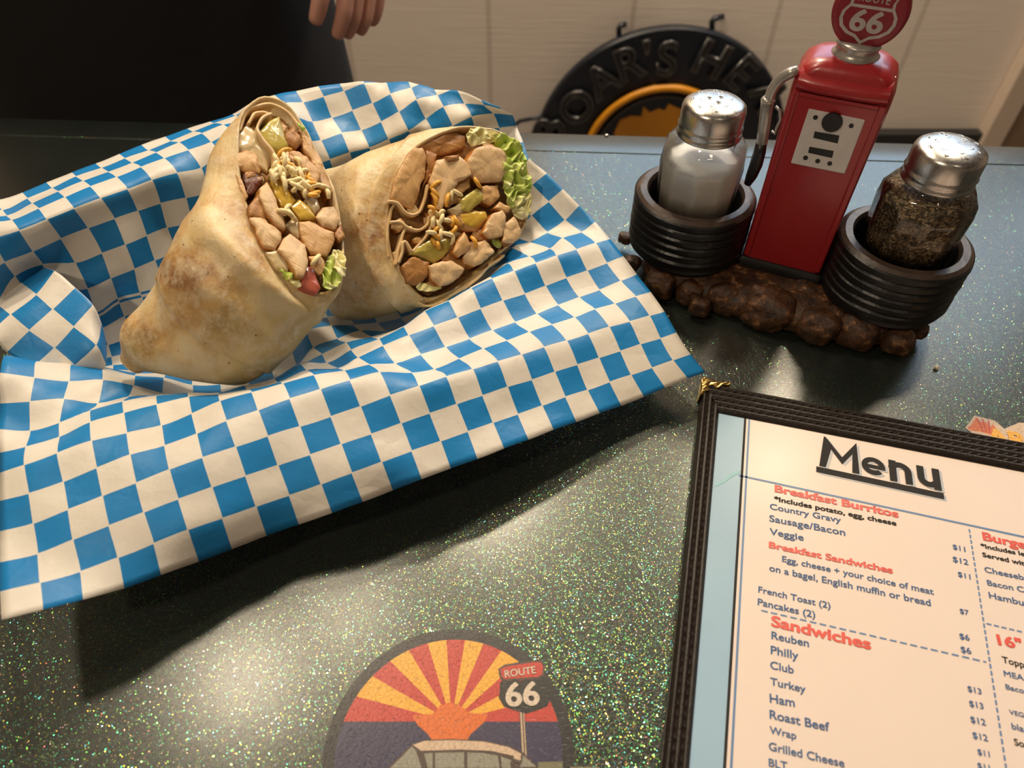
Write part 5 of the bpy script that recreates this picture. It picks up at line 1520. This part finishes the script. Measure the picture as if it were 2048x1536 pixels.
SL('chicken_piece', 'chicken', [(245, 905), (318, 878), (365, 935), (456, 1000), (442, 1080), (412, 1125), (335, 1105), (285, 1010)], e=0.0036, depth=0.013, nz=0.0011)
SL('chicken_piece', 'chicken', [(428, 1120), (470, 1040), (515, 998), (622, 1080), (640, 1200), (605, 1318), (560, 1310), (500, 1200)], e=0.0052, depth=0.014, nz=0.0005, tilt=(-0.05, 0.1))
SL('chicken_piece', 'chicken_tan', [(565, 930), (640, 925), (720, 960), (815, 1000), (825, 1060), (770, 1165), (650, 1150), (600, 1060)], e=0.0042, depth=0.014, nz=0.0007)
SL('chicken_piece', 'chicken', [(690, 900), (735, 835), (815, 830), (858, 915), (835, 985), (740, 965)], e=0.0035, depth=0.012, nz=0.0007)
SL('chicken_piece', 'chicken_brown', [(815, 985), (865, 950), (882, 1040), (850, 1080), (815, 1050)], e=0.002, depth=0.010, nz=0.0008)
SL('pepper_piece', 'pepper_yellow', [(388, 650), (440, 640), (505, 720), (560, 790), (520, 830), (450, 820), (410, 740)], e=0.0035, depth=0.009, nz=0.0006)
SL('pepper_piece', 'pepper_yellow', [(520, 830), (580, 775), (640, 830), (692, 905), (650, 915), (585, 915)], e=0.0045, depth=0.009, nz=0.0005)
SL('onion_piece', 'onion', [(620, 760), (700, 780), (715, 840), (680, 880), (630, 820)], e=0.0030, depth=0.008, nz=0.0005)
SL('onion_piece', 'onion', [(350, 1140), (425, 1130), (520, 1230), (500, 1278), (420, 1240)], e=0.0030, depth=0.008, nz=0.0005)
SL('onion_piece', 'onion', [(470, 950), (540, 900), (600, 960), (580, 1045), (520, 1000)], e=0.0025, depth=0.008, nz=0.0005)
SL('chicken_piece', 'chicken_tan', [(640, 1170), (720, 1170), (755, 1240), (720, 1285), (650, 1250)], e=0.0030, depth=0.010, nz=0.0009)
SL('tomato_piece', 'tomato', [(575, 1375), (615, 1225), (680, 1250), (722, 1385), (690, 1425), (625, 1405)], e=0.0028, depth=0.010, nz=0.0004)
for k, (mt, pts) in enumerate([('lettuce', [(725, 1310), (760, 1180), (800, 1160), (815, 1260), (870, 1330), (800, 1405), (735, 1390)]), ('lettuce_pale', [(790, 1130), (870, 1110), (885, 1240), (875, 1330), (815, 1290), (800, 1200)]), ('lettuce', [(430, 1262), (500, 1280), (545, 1318), (520, 1335), (455, 1300)]), ('lettuce_pale', [(500, 1320), (560, 1330), (590, 1375), (560, 1392), (510, 1350)]), ('lettuce', [(560, 255), (610, 280), (605, 318), (565, 290)])]):
    leaf('lettuce_leaf', MT[mt], [zL(*p) for p in pts], TLp, nL, wl, e=0.0022, seed=k * 3.1)
scraps(wl, RIM_L, TLp, nL, 22, 40)
rnd = random.Random(11)
sp = []
for _ in range(46):
    a = rnd.uniform(0, 1)
    x = 430 + a * 260 + rnd.gauss(0, 42); y = 500 + a * 240 + rnd.gauss(0, 42)
    sp.append((*zL(x, y), 1 if rnd.random() < 0.28 else 0, rnd.uniform(0, 180), rnd.uniform(0.004, 0.009)))
for x, y, a in ((500, 850, 20), (530, 880, 80), (480, 870, 120), (690, 1190, 10), (400, 620, 60)): sp.append((*zL(x, y), 0, a, 0.007))
shreds(sp, TLp, nL, wl, 3, e=0.0048)

# ---- right half
zR = zoomer(650, 230, 3.657)
TRp, BRp = at_d(930, 255, 0.374), at_d(850, 605, 0.360)
dn = (TRp - BRp).normalized()
nR = Vector((0.40, -0.52, 0.60)); nR = (nR - dn * nR.dot(dn)).normalized()
RIM_R = [zR(*p) for p in [(900, 100), (780, 150), (650, 225), (570, 330), (510, 430), (470, 560), (445, 700), (440, 830), (455, 960), (490, 1090), (545, 1200), (630, 1300), (740, 1362), (860, 1335), (980, 1265), (1090, 1180), (1200, 1085), (1290, 1010), (1400, 920), (1480, 790), (1508, 640), (1508, 480), (1470, 300), (1390, 180), (1270, 110), (1120, 80), (1000, 80)]]
SEC_R = [((768, 306), (764, 628), 0.373, 0.68), ((738, 319), (733, 635), 0.376, 0.63), ((700, 330), (700, 640), 0.381, 0.49), ((664, 350), (664, 640), 0.386, 0.38), ((645, 405), (648, 628), 0.387, 0.32), ((640, 460), (641, 600), 0.390, 0.25)]
def seamR(px, py):
    x = np.interp(py, [240, 300, 330, 370, 440, 500, 560, 610, 650], [850, 800, 775, 752, 738, 735, 748, 785, 830])
    return px - x
wr = build_wrap('wrap_half', 'right wrap half lying on its side, round cut with green lettuce edge', RIM_R, TRp, nR, SEC_R, seamR, 0.001, 7.0)
def SR(name, mat, pts, **kw): return slab(name, MT[mat], [zR(*p) for p in pts], TRp, nR, wr, seed=len(WORLD), **kw)
def RB(pts, **kw): return ribbon('tortilla_fold', MT['inner_tortilla'], [zR(*p) for p in pts], TRp, nR, wr, **kw)
RB([(470, 640), (530, 655), (590, 720), (660, 735), (720, 690), (760, 540), (765, 510)], e=0.003, depth=0.020)
RB([(455, 1040), (450, 900), (462, 760), (480, 690), (510, 640)], e=0.001, depth=0.018)
RB([(480, 770), (560, 780), (620, 815), (690, 832), (745, 790), (750, 740)], e=0.003, depth=0.020)
RB([(505, 1090), (530, 980), (560, 880), (600, 820), (640, 812)], e=0.0022, depth=0.020)
RB([(545, 1080), (575, 1000), (580, 930), (640, 1010), (700, 960), (760, 880), (790, 790), (775, 750)], e=0.0035, depth=0.020)
RB([(700, 1340), (620, 1270), (550, 1170), (515, 1080), (500, 1000)], e=0.0005, depth=0.016)
SR('chicken_piece', 'chicken_brown', [(690, 230), (760, 180), (860, 135), (960, 120), (1030, 150), (1025, 240), (930, 275), (830, 300), (750, 300)], e=-0.001, depth=0.012, nz=0.0009)
SR('chicken_piece', 'chicken_tan', [(480, 610), (500, 500), (570, 340), (645, 235), (715, 235), (745, 300), (740, 420), (690, 560), (650, 690), (560, 655)], e=0.0022, depth=0.015, nz=0.0007)
SR('chicken_piece', 'chicken_brown', [(740, 250), (830, 290), (800, 400), (740, 500), (700, 560), (740, 400)], e=0.0002, depth=0.012, nz=0.0008)
SR('chicken_piece', 'chicken', [(765, 480), (815, 325), (900, 300), (985, 305), (1060, 375), (1072, 445), (975, 490), (905, 590), (850, 695), (815, 690), (800, 580)], e=0.0052, depth=0.015, nz=0.0006, tilt=(-0.08, -0.10))
SR('chicken_piece', 'chicken_brown', [(880, 300), (980, 290), (985, 330), (900, 340)], e=0.0062, depth=0.006, nz=0.0005)
SR('chicken_piece', 'chicken', [(1040, 330), (1095, 245), (1200, 218), (1290, 250), (1330, 290), (1330, 410), (1290, 490), (1140, 495), (1060, 430)], e=0.0058, depth=0.016, nz=0.0006, tilt=(0.05, 0.0))
SR('chicken_piece', 'chicken_tan', [(950, 520), (1060, 450), (1060, 530), (980, 600), (900, 680), (880, 640)], e=0.0030, depth=0.012, nz=0.0008)
SR('chicken_piece', 'chicken_tan', [(1145, 525), (1265, 505), (1285, 590), (1225, 665), (1150, 630)], e=0.0045, depth=0.012, nz=0.0008)
SR('pepper_piece', 'pepper', [(995, 625), (1050, 570), (1120, 532), (1165, 575), (1155, 625), (1060, 705), (1000, 695)], e=0.0046, depth=0.010, nz=0.0005)
SR('chicken_piece', 'chicken_tan', [(865, 770), (950, 690), (1080, 690), (1190, 720), (1170, 800), (1100, 850), (960, 845)], e=0.0028, depth=0.012, nz=0.0009)
SR('pepper_piece', 'pepper_yellow', [(990, 720), (1100, 700), (1180, 710), (1190, 760), (1110, 830), (1010, 800)], e=0.0040, depth=0.009, nz=0.0005)
SR('onion_piece', 'onion', [(900, 690), (1000, 640), (1050, 690), (960, 740)], e=0.0032, depth=0.008, nz=0.0005)
SR('chicken_piece', 'chicken', [(1155, 865), (1185, 790), (1230, 720), (1300, 690), (1330, 745), (1300, 890), (1200, 905)], e=0.0068, depth=0.013, nz=0.0006)
SR('chicken_piece', 'chicken_tan', [(1240, 680), (1280, 640), (1360, 680), (1340, 720), (1280, 700)], e=0.0060, depth=0.008, nz=0.0007)
SR('chicken_piece', 'chicken', [(1310, 790), (1390, 745), (1440, 840), (1420, 910), (1370, 945), (1300, 930)], e=0.0062, depth=0.012, nz=0.0009)
SR('chicken_piece', 'chicken', [(1005, 1040), (1070, 930), (1190, 905), (1252, 1000), (1180, 1060), (1100, 1105), (1020, 1090)], e=0.0058, depth=0.014, nz=0.0009)
SR('chicken_piece', 'chicken_tan', [(938, 1005), (975, 910), (1022, 855), (1072, 950), (1030, 1010), (975, 1042)], e=0.0072, depth=0.010, nz=0.0005)
SR('chicken_piece', 'chicken_brown', [(850, 1050), (920, 1010), (1000, 1050), (1030, 1110), (960, 1110), (880, 1090)], e=0.0025, depth=0.010, nz=0.0009)
SR('chicken_piece', 'chicken', [(760, 1105), (830, 1085), (930, 1060), (1022, 1120), (985, 1190), (850, 1255), (785, 1205)], e=0.0060, depth=0.014, nz=0.0008)
SR('chicken_piece', 'chicken_brown', [(558, 1105), (635, 1038), (770, 1075), (760, 1170), (690, 1240), (610, 1225)], e=0.0040, depth=0.014, nz=0.0009)
SR('pepper_piece', 'pepper', [(615, 1015), (700, 945), (800, 895), (915, 900), (925, 960), (870, 1040), (805, 1085), (700, 1035)], e=0.0032, depth=0.010, nz=0.0006)
for k, (mt, pts, e, amp) in enumerate([('lettuce_pale', [(1030, 110), (1150, 95), (1260, 130), (1270, 190), (1160, 215), (1040, 240)], 0.002, 0.0016), ('lettuce', [(1240, 140), (1330, 150), (1420, 210), (1480, 320), (1440, 420), (1350, 420), (1320, 290), (1250, 220)], 0.0030, 0.0034),
        ('lettuce', [(1330, 380), (1420, 340), (1495, 420), (1505, 560), (1440, 620), (1380, 700), (1310, 620), (1300, 480)], 0.0030, 0.0030), ('lettuce_pale', [(1400, 600), (1500, 560), (1505, 680), (1470, 770), (1390, 760), (1340, 690)], 0.0016, 0.0016),
        ('lettuce', [(1210, 900), (1260, 890), (1300, 960), (1250, 980)], 0.002, 0.001), ('lettuce_pale', [(655, 1275), (695, 1215), (760, 1250), (870, 1262), (780, 1300)], 0.0030, 0.0010), ('lettuce', [(1290, 300), (1360, 330), (1370, 480), (1320, 560), (1290, 440)], 0.0040, 0.0026)]):
    leaf('lettuce_leaf', MT[mt], [zR(*p) for p in pts], TRp, nR, wr, e=e, amp=amp, seed=k * 2.3 + 1)
scraps(wr, RIM_R, TRp, nR, 26, 90)
sp = []
rnd = random.Random(23)
for x, y, c, a in ((820, 515, 1, 10), (810, 570, 1, 100), (800, 620, 1, 80), (780, 690, 1, 110), (850, 760, 0, 40), (890, 770, 0, 150), (840, 800, 0, 100), (800, 720, 0, 130), (930, 780, 1, 60), (970, 770, 1, 100), (940, 830, 1, 30), (820, 850, 1, 20), (800, 930, 1, 90), (830, 950, 1, 80), (815, 880, 1, 120), (850, 870, 0, 60), (900, 870, 0, 140), (920, 900, 0, 70), (780, 860, 0, 150), (860, 720, 0, 20), (900, 620, 1, 50), (1090, 930, 1, 90), (1120, 490, 1, 100), (930, 580, 0, 60), (960, 560, 0, 130), (800, 780, 0, 60)):
    sp.append((*zR(x, y), c, a, rnd.uniform(0.004, 0.008)))
shreds(sp, TRp, nR, wr, 8, e=0.0050)
# the loose outer layer of tortilla along the lower lip
lip = [(650, 1318), (740, 1385), (860, 1362), (980, 1290), (1100, 1205), (1200, 1115), (1310, 1018)]
m = MB()
P = [on_plane(*zR(*p), BRp + nR * (-0.004 if i == 0 else 0.0 if i == 1 else 0.003), nR) for i, p in enumerate(lip)]
D = []
for i in range(len(P) - 1):
    q = [P[max(i - 1, 0)], P[i], P[i + 1], P[min(i + 2, len(P) - 1)]]
    for s in range(8):
        w = cr_w(s / 8); D.append(q[0] * w[0] + q[1] * w[1] + q[2] * w[2] + q[3] * w[3])
D.append(P[-1])
back = -nR * 0.5 + Vector((-0.75, 0.1, -0.06)); back.normalize()
for i, p in enumerate(D):
    f = 1 - 0.8 * max(0, (i / len(D) - 0.5) * 2)
    for j in range(7):
        q = p + back * (0.020 * f * j / 6); m.v.append(q + noise.noise_vector(q * 90) * 0.0007)
for i in range(len(D) - 1):
    for j in range(6): m.f.append((i * 7 + j, (i + 1) * 7 + j, (i + 1) * 7 + j + 1, i * 7 + j + 1)); m.m.append(0)
m.build('tortilla_flap', MT['tortilla'], wr, solid=0.0011)

# ------------------------------------------------------------------ the person behind the table
def skin_body(name, chains, mat, parent, root_i=0, sub=2):
    """chains: list of lists of (point, radius); equal points are welded"""
    vs, rs, es = [], [], []
    key = {}
    for ch in chains:
        prev = None
        for p, r in ch:
            k = tuple(round(c, 4) for c in p)
            if k not in key:
                key[k] = len(vs); vs.append(Vector(p)); rs.append(r)
            i = key[k]
            if prev is not None: es.append((prev, i))
            prev = i
    me = bpy.data.meshes.new(name)
    org = Vector((vs[0].x, vs[0].y, FLZ))
    me.from_pydata([v - org for v in vs], es, [])
    o = bpy.data.objects.new(name, me); COL.objects.link(o)
    md = o.modifiers.new('skin', 'SKIN'); md.use_smooth_shade = True; md.branch_smoothing = 0.3
    sv = me.skin_vertices[0].data
    for i, r in enumerate(rs):
        sv[i].radius = r if isinstance(r, tuple) else (r, r)
        sv[i].use_root = (i == root_i)
    sb = o.modifiers.new('sub', 'SUBSURF'); sb.levels = sub; sb.render_levels = sub
    dg = bpy.context.evaluated_depsgraph_get()
    ev = bpy.data.meshes.new_from_object(o.evaluated_get(dg))
    ev.name = name
    o.modifiers.clear(); o.data = ev
    bpy.data.meshes.remove(me)
    ev.materials.clear(); ev.materials.append(mat)
    for p in ev.polygons: p.use_smooth = True
    place(o, parent, Matrix.Translation(org))
    return o


BXc, BYc = -0.372, 0.735
person = empty('person', (BXc, BYc, FLZ))
tag(person, 'person in black clothes standing behind the table with one hand hanging down', 'person')
pel = (BXc, BYc, -0.02)
V = lambda *a: tuple(a)
wrist = (-0.118, 0.672, 0.125)
chains = [[(pel, 0.135), (V(BXc, BYc, 0.14), 0.12), (V(BXc, BYc, 0.30), 0.13), (V(BXc, BYc + 0.01, 0.43), 0.12), (V(BXc, BYc + 0.01, 0.53), 0.055), (V(BXc, BYc, 0.60), 0.062), (V(BXc, BYc - 0.01, 0.68), 0.085), (V(BXc, BYc - 0.005, 0.76), 0.075)],
          [(V(BXc, BYc + 0.01, 0.43), 0.12), (V(BXc + 0.16, BYc + 0.01, 0.45), 0.058), (V(BXc + 0.235, BYc + 0.07, 0.22), 0.045), (wrist, 0.026)],
          [(V(BXc, BYc + 0.01, 0.43), 0.12), (V(BXc - 0.16, BYc + 0.01, 0.45), 0.058), (V(BXc - 0.21, BYc + 0.03, 0.18), 0.045), (V(BXc - 0.22, BYc - 0.06, -0.05), 0.027), (V(BXc - 0.22, BYc - 0.10, -0.13), 0.03)]]
for s in (-1, 1):
    chains.append([(pel, 0.135), (V(BXc + 0.095 * s, BYc, -0.10), 0.09), (V(BXc + 0.10 * s, BYc - 0.01, -0.48), 0.058), (V(BXc + 0.10 * s, BYc + 0.02, -0.87), 0.038), (V(BXc + 0.10 * s, BYc - 0.10, FLZ + 0.035), 0.032)])
FING = [([(694, -70), (692, -15), (688, 30), (672, 80)], [0.640, 0.628, 0.620, 0.618]),
        ([(712, -70), (712, -10), (706, 40), (690, 78)], [0.648, 0.636, 0.628, 0.624]),
        ([(734, -66), (736, -8), (730, 38), (715, 70)], [0.656, 0.646, 0.638, 0.634]),
        ([(752, -60), (755, -8), (750, 28), (740, 54)], [0.664, 0.656, 0.650, 0.646])]
for pts, ys in FING:
    P = [tuple(at_y(x, y, yy)) for (x, y), yy in zip(pts, ys)]
    chains.append([(wrist, 0.026), (P[0], 0.0110), (P[1], 0.0078), (P[2], 0.0072), (P[3], 0.0058)])
P = [tuple(at_y(x, y, yy)) for (x, y), yy in zip([(668, -110), (646, -45), (640, 5), (629, 52)], [0.640, 0.622, 0.614, 0.610])]
chains.append([(wrist, 0.026), (P[0], 0.012), (P[1], 0.0084), (P[2], 0.0074), (P[3], 0.0060)])
body_o = skin_body('body', chains, MT['skin'], person)
# black shirt and apron: elliptical shells around the body
def shell(name, mat, rows, parent, n=72, fold=0.004):
    m = MB(); loops = []
    for (cx, cy, z, rx, ry) in rows:
        L = []
        for i in range(n):
            a = 2 * math.pi * i / n
            f = 1 + fold / rx * (math.sin(a * 9 + z * 6) * 0.5 + noise.noise(Vector((math.cos(a) * 3, math.sin(a) * 3, z * 7))))
            L.append(Vector((cx + rx * f * math.cos(a), cy + ry * f * math.sin(a), z)))
        loops.append(L)
    m.loft(loops, cap0=False, cap1=False)
    return m.build(name, mat, parent, solid=0.003, sub=1)
shell('shirt', MT['cloth_black'], [(BXc, BYc, z, rx, ry) for z, rx, ry in ((-0.06, 0.182, 0.132), (0.06, 0.178, 0.130), (0.2, 0.165, 0.125), (0.34, 0.185, 0.130), (0.44, 0.195, 0.115), (0.50, 0.12, 0.085), (0.53, 0.066, 0.066))], person)
shell('apron', MT['cloth_black'], [(BXc + 0.001, BYc - 0.003, z, rx, ry) for z, rx, ry in ((-0.50, 0.225, 0.165), (-0.30, 0.215, 0.155), (-0.12, 0.206, 0.146), (-0.02, 0.199, 0.142), (0.06, 0.193, 0.139), (0.14, 0.185, 0.137))], person)
for s in (-1, 1):
    m = MB(); loops = []
    rows = [(BXc + 0.095 * s, BYc, -0.12, 0.088), (BXc + 0.10 * s, BYc - 0.01, -0.48, 0.075), (BXc + 0.10 * s, BYc + 0.02, FLZ + 0.05, 0.062)]
    for cx, cy, z, r in rows: loops.append([Vector((cx + r * math.cos(2 * math.pi * i / 32), cy + r * math.sin(2 * math.pi * i / 32), z)) for i in range(32)])
    m.loft(loops, cap0=False, cap1=False); m.build('trouser_leg', MT['cloth_dark'], person, solid=0.002)
    m = MB(); sh0 = Vector((BXc + 0.14 * s, BYc + 0.01, 0.46)); sh1 = Vector((BXc + (0.235 if s > 0 else -0.21) , BYc + (0.07 if s > 0 else 0.03), 0.20))
    m.tube([sh0, sh0.lerp(sh1, 0.35), sh0.lerp(sh1, 0.8)], [0.072, 0.068, 0.066], 24); m.build('sleeve', MT['cloth_black'], person)
    m = MB()
    fx = BXc + 0.10 * s
    m.loft([[Vector((fx + a * math.cos(q * math.pi / 12), BYc - 0.05 + b * math.sin(q * math.pi / 12), z)) for q in range(24)] for a, b, z in ((0.046, 0.125, FLZ + 0.001), (0.050, 0.13, FLZ + 0.02), (0.046, 0.12, FLZ + 0.05), (0.036, 0.07, FLZ + 0.085))])
    m.build('shoe', MT['dark_trim'], person)
# head details, above the picture
m = MB()
bm = bmesh.new(); bmesh.ops.create_icosphere(bm, subdivisions=4, radius=1.0)
hc = Vector((BXc, BYc + 0.005, 0.715))
vs = []
keep = {}
for v in bm.verts:
    p = Vector((v.co.x * 0.088, v.co.y * 0.100, v.co.z * 0.115))
    vs.append(hc + p * (1.02 + 0.03 * noise.noise(v.co * 4)))
fs = [tuple(v.index for v in f.verts) for f in bm.faces if not (f.calc_center_median().y < -0.35 and f.calc_center_median().z < 0.55) and f.calc_center_median().z > -0.5]
bm.free(); m.add(vs, fs); m.build('hair', MT['hair'], person)
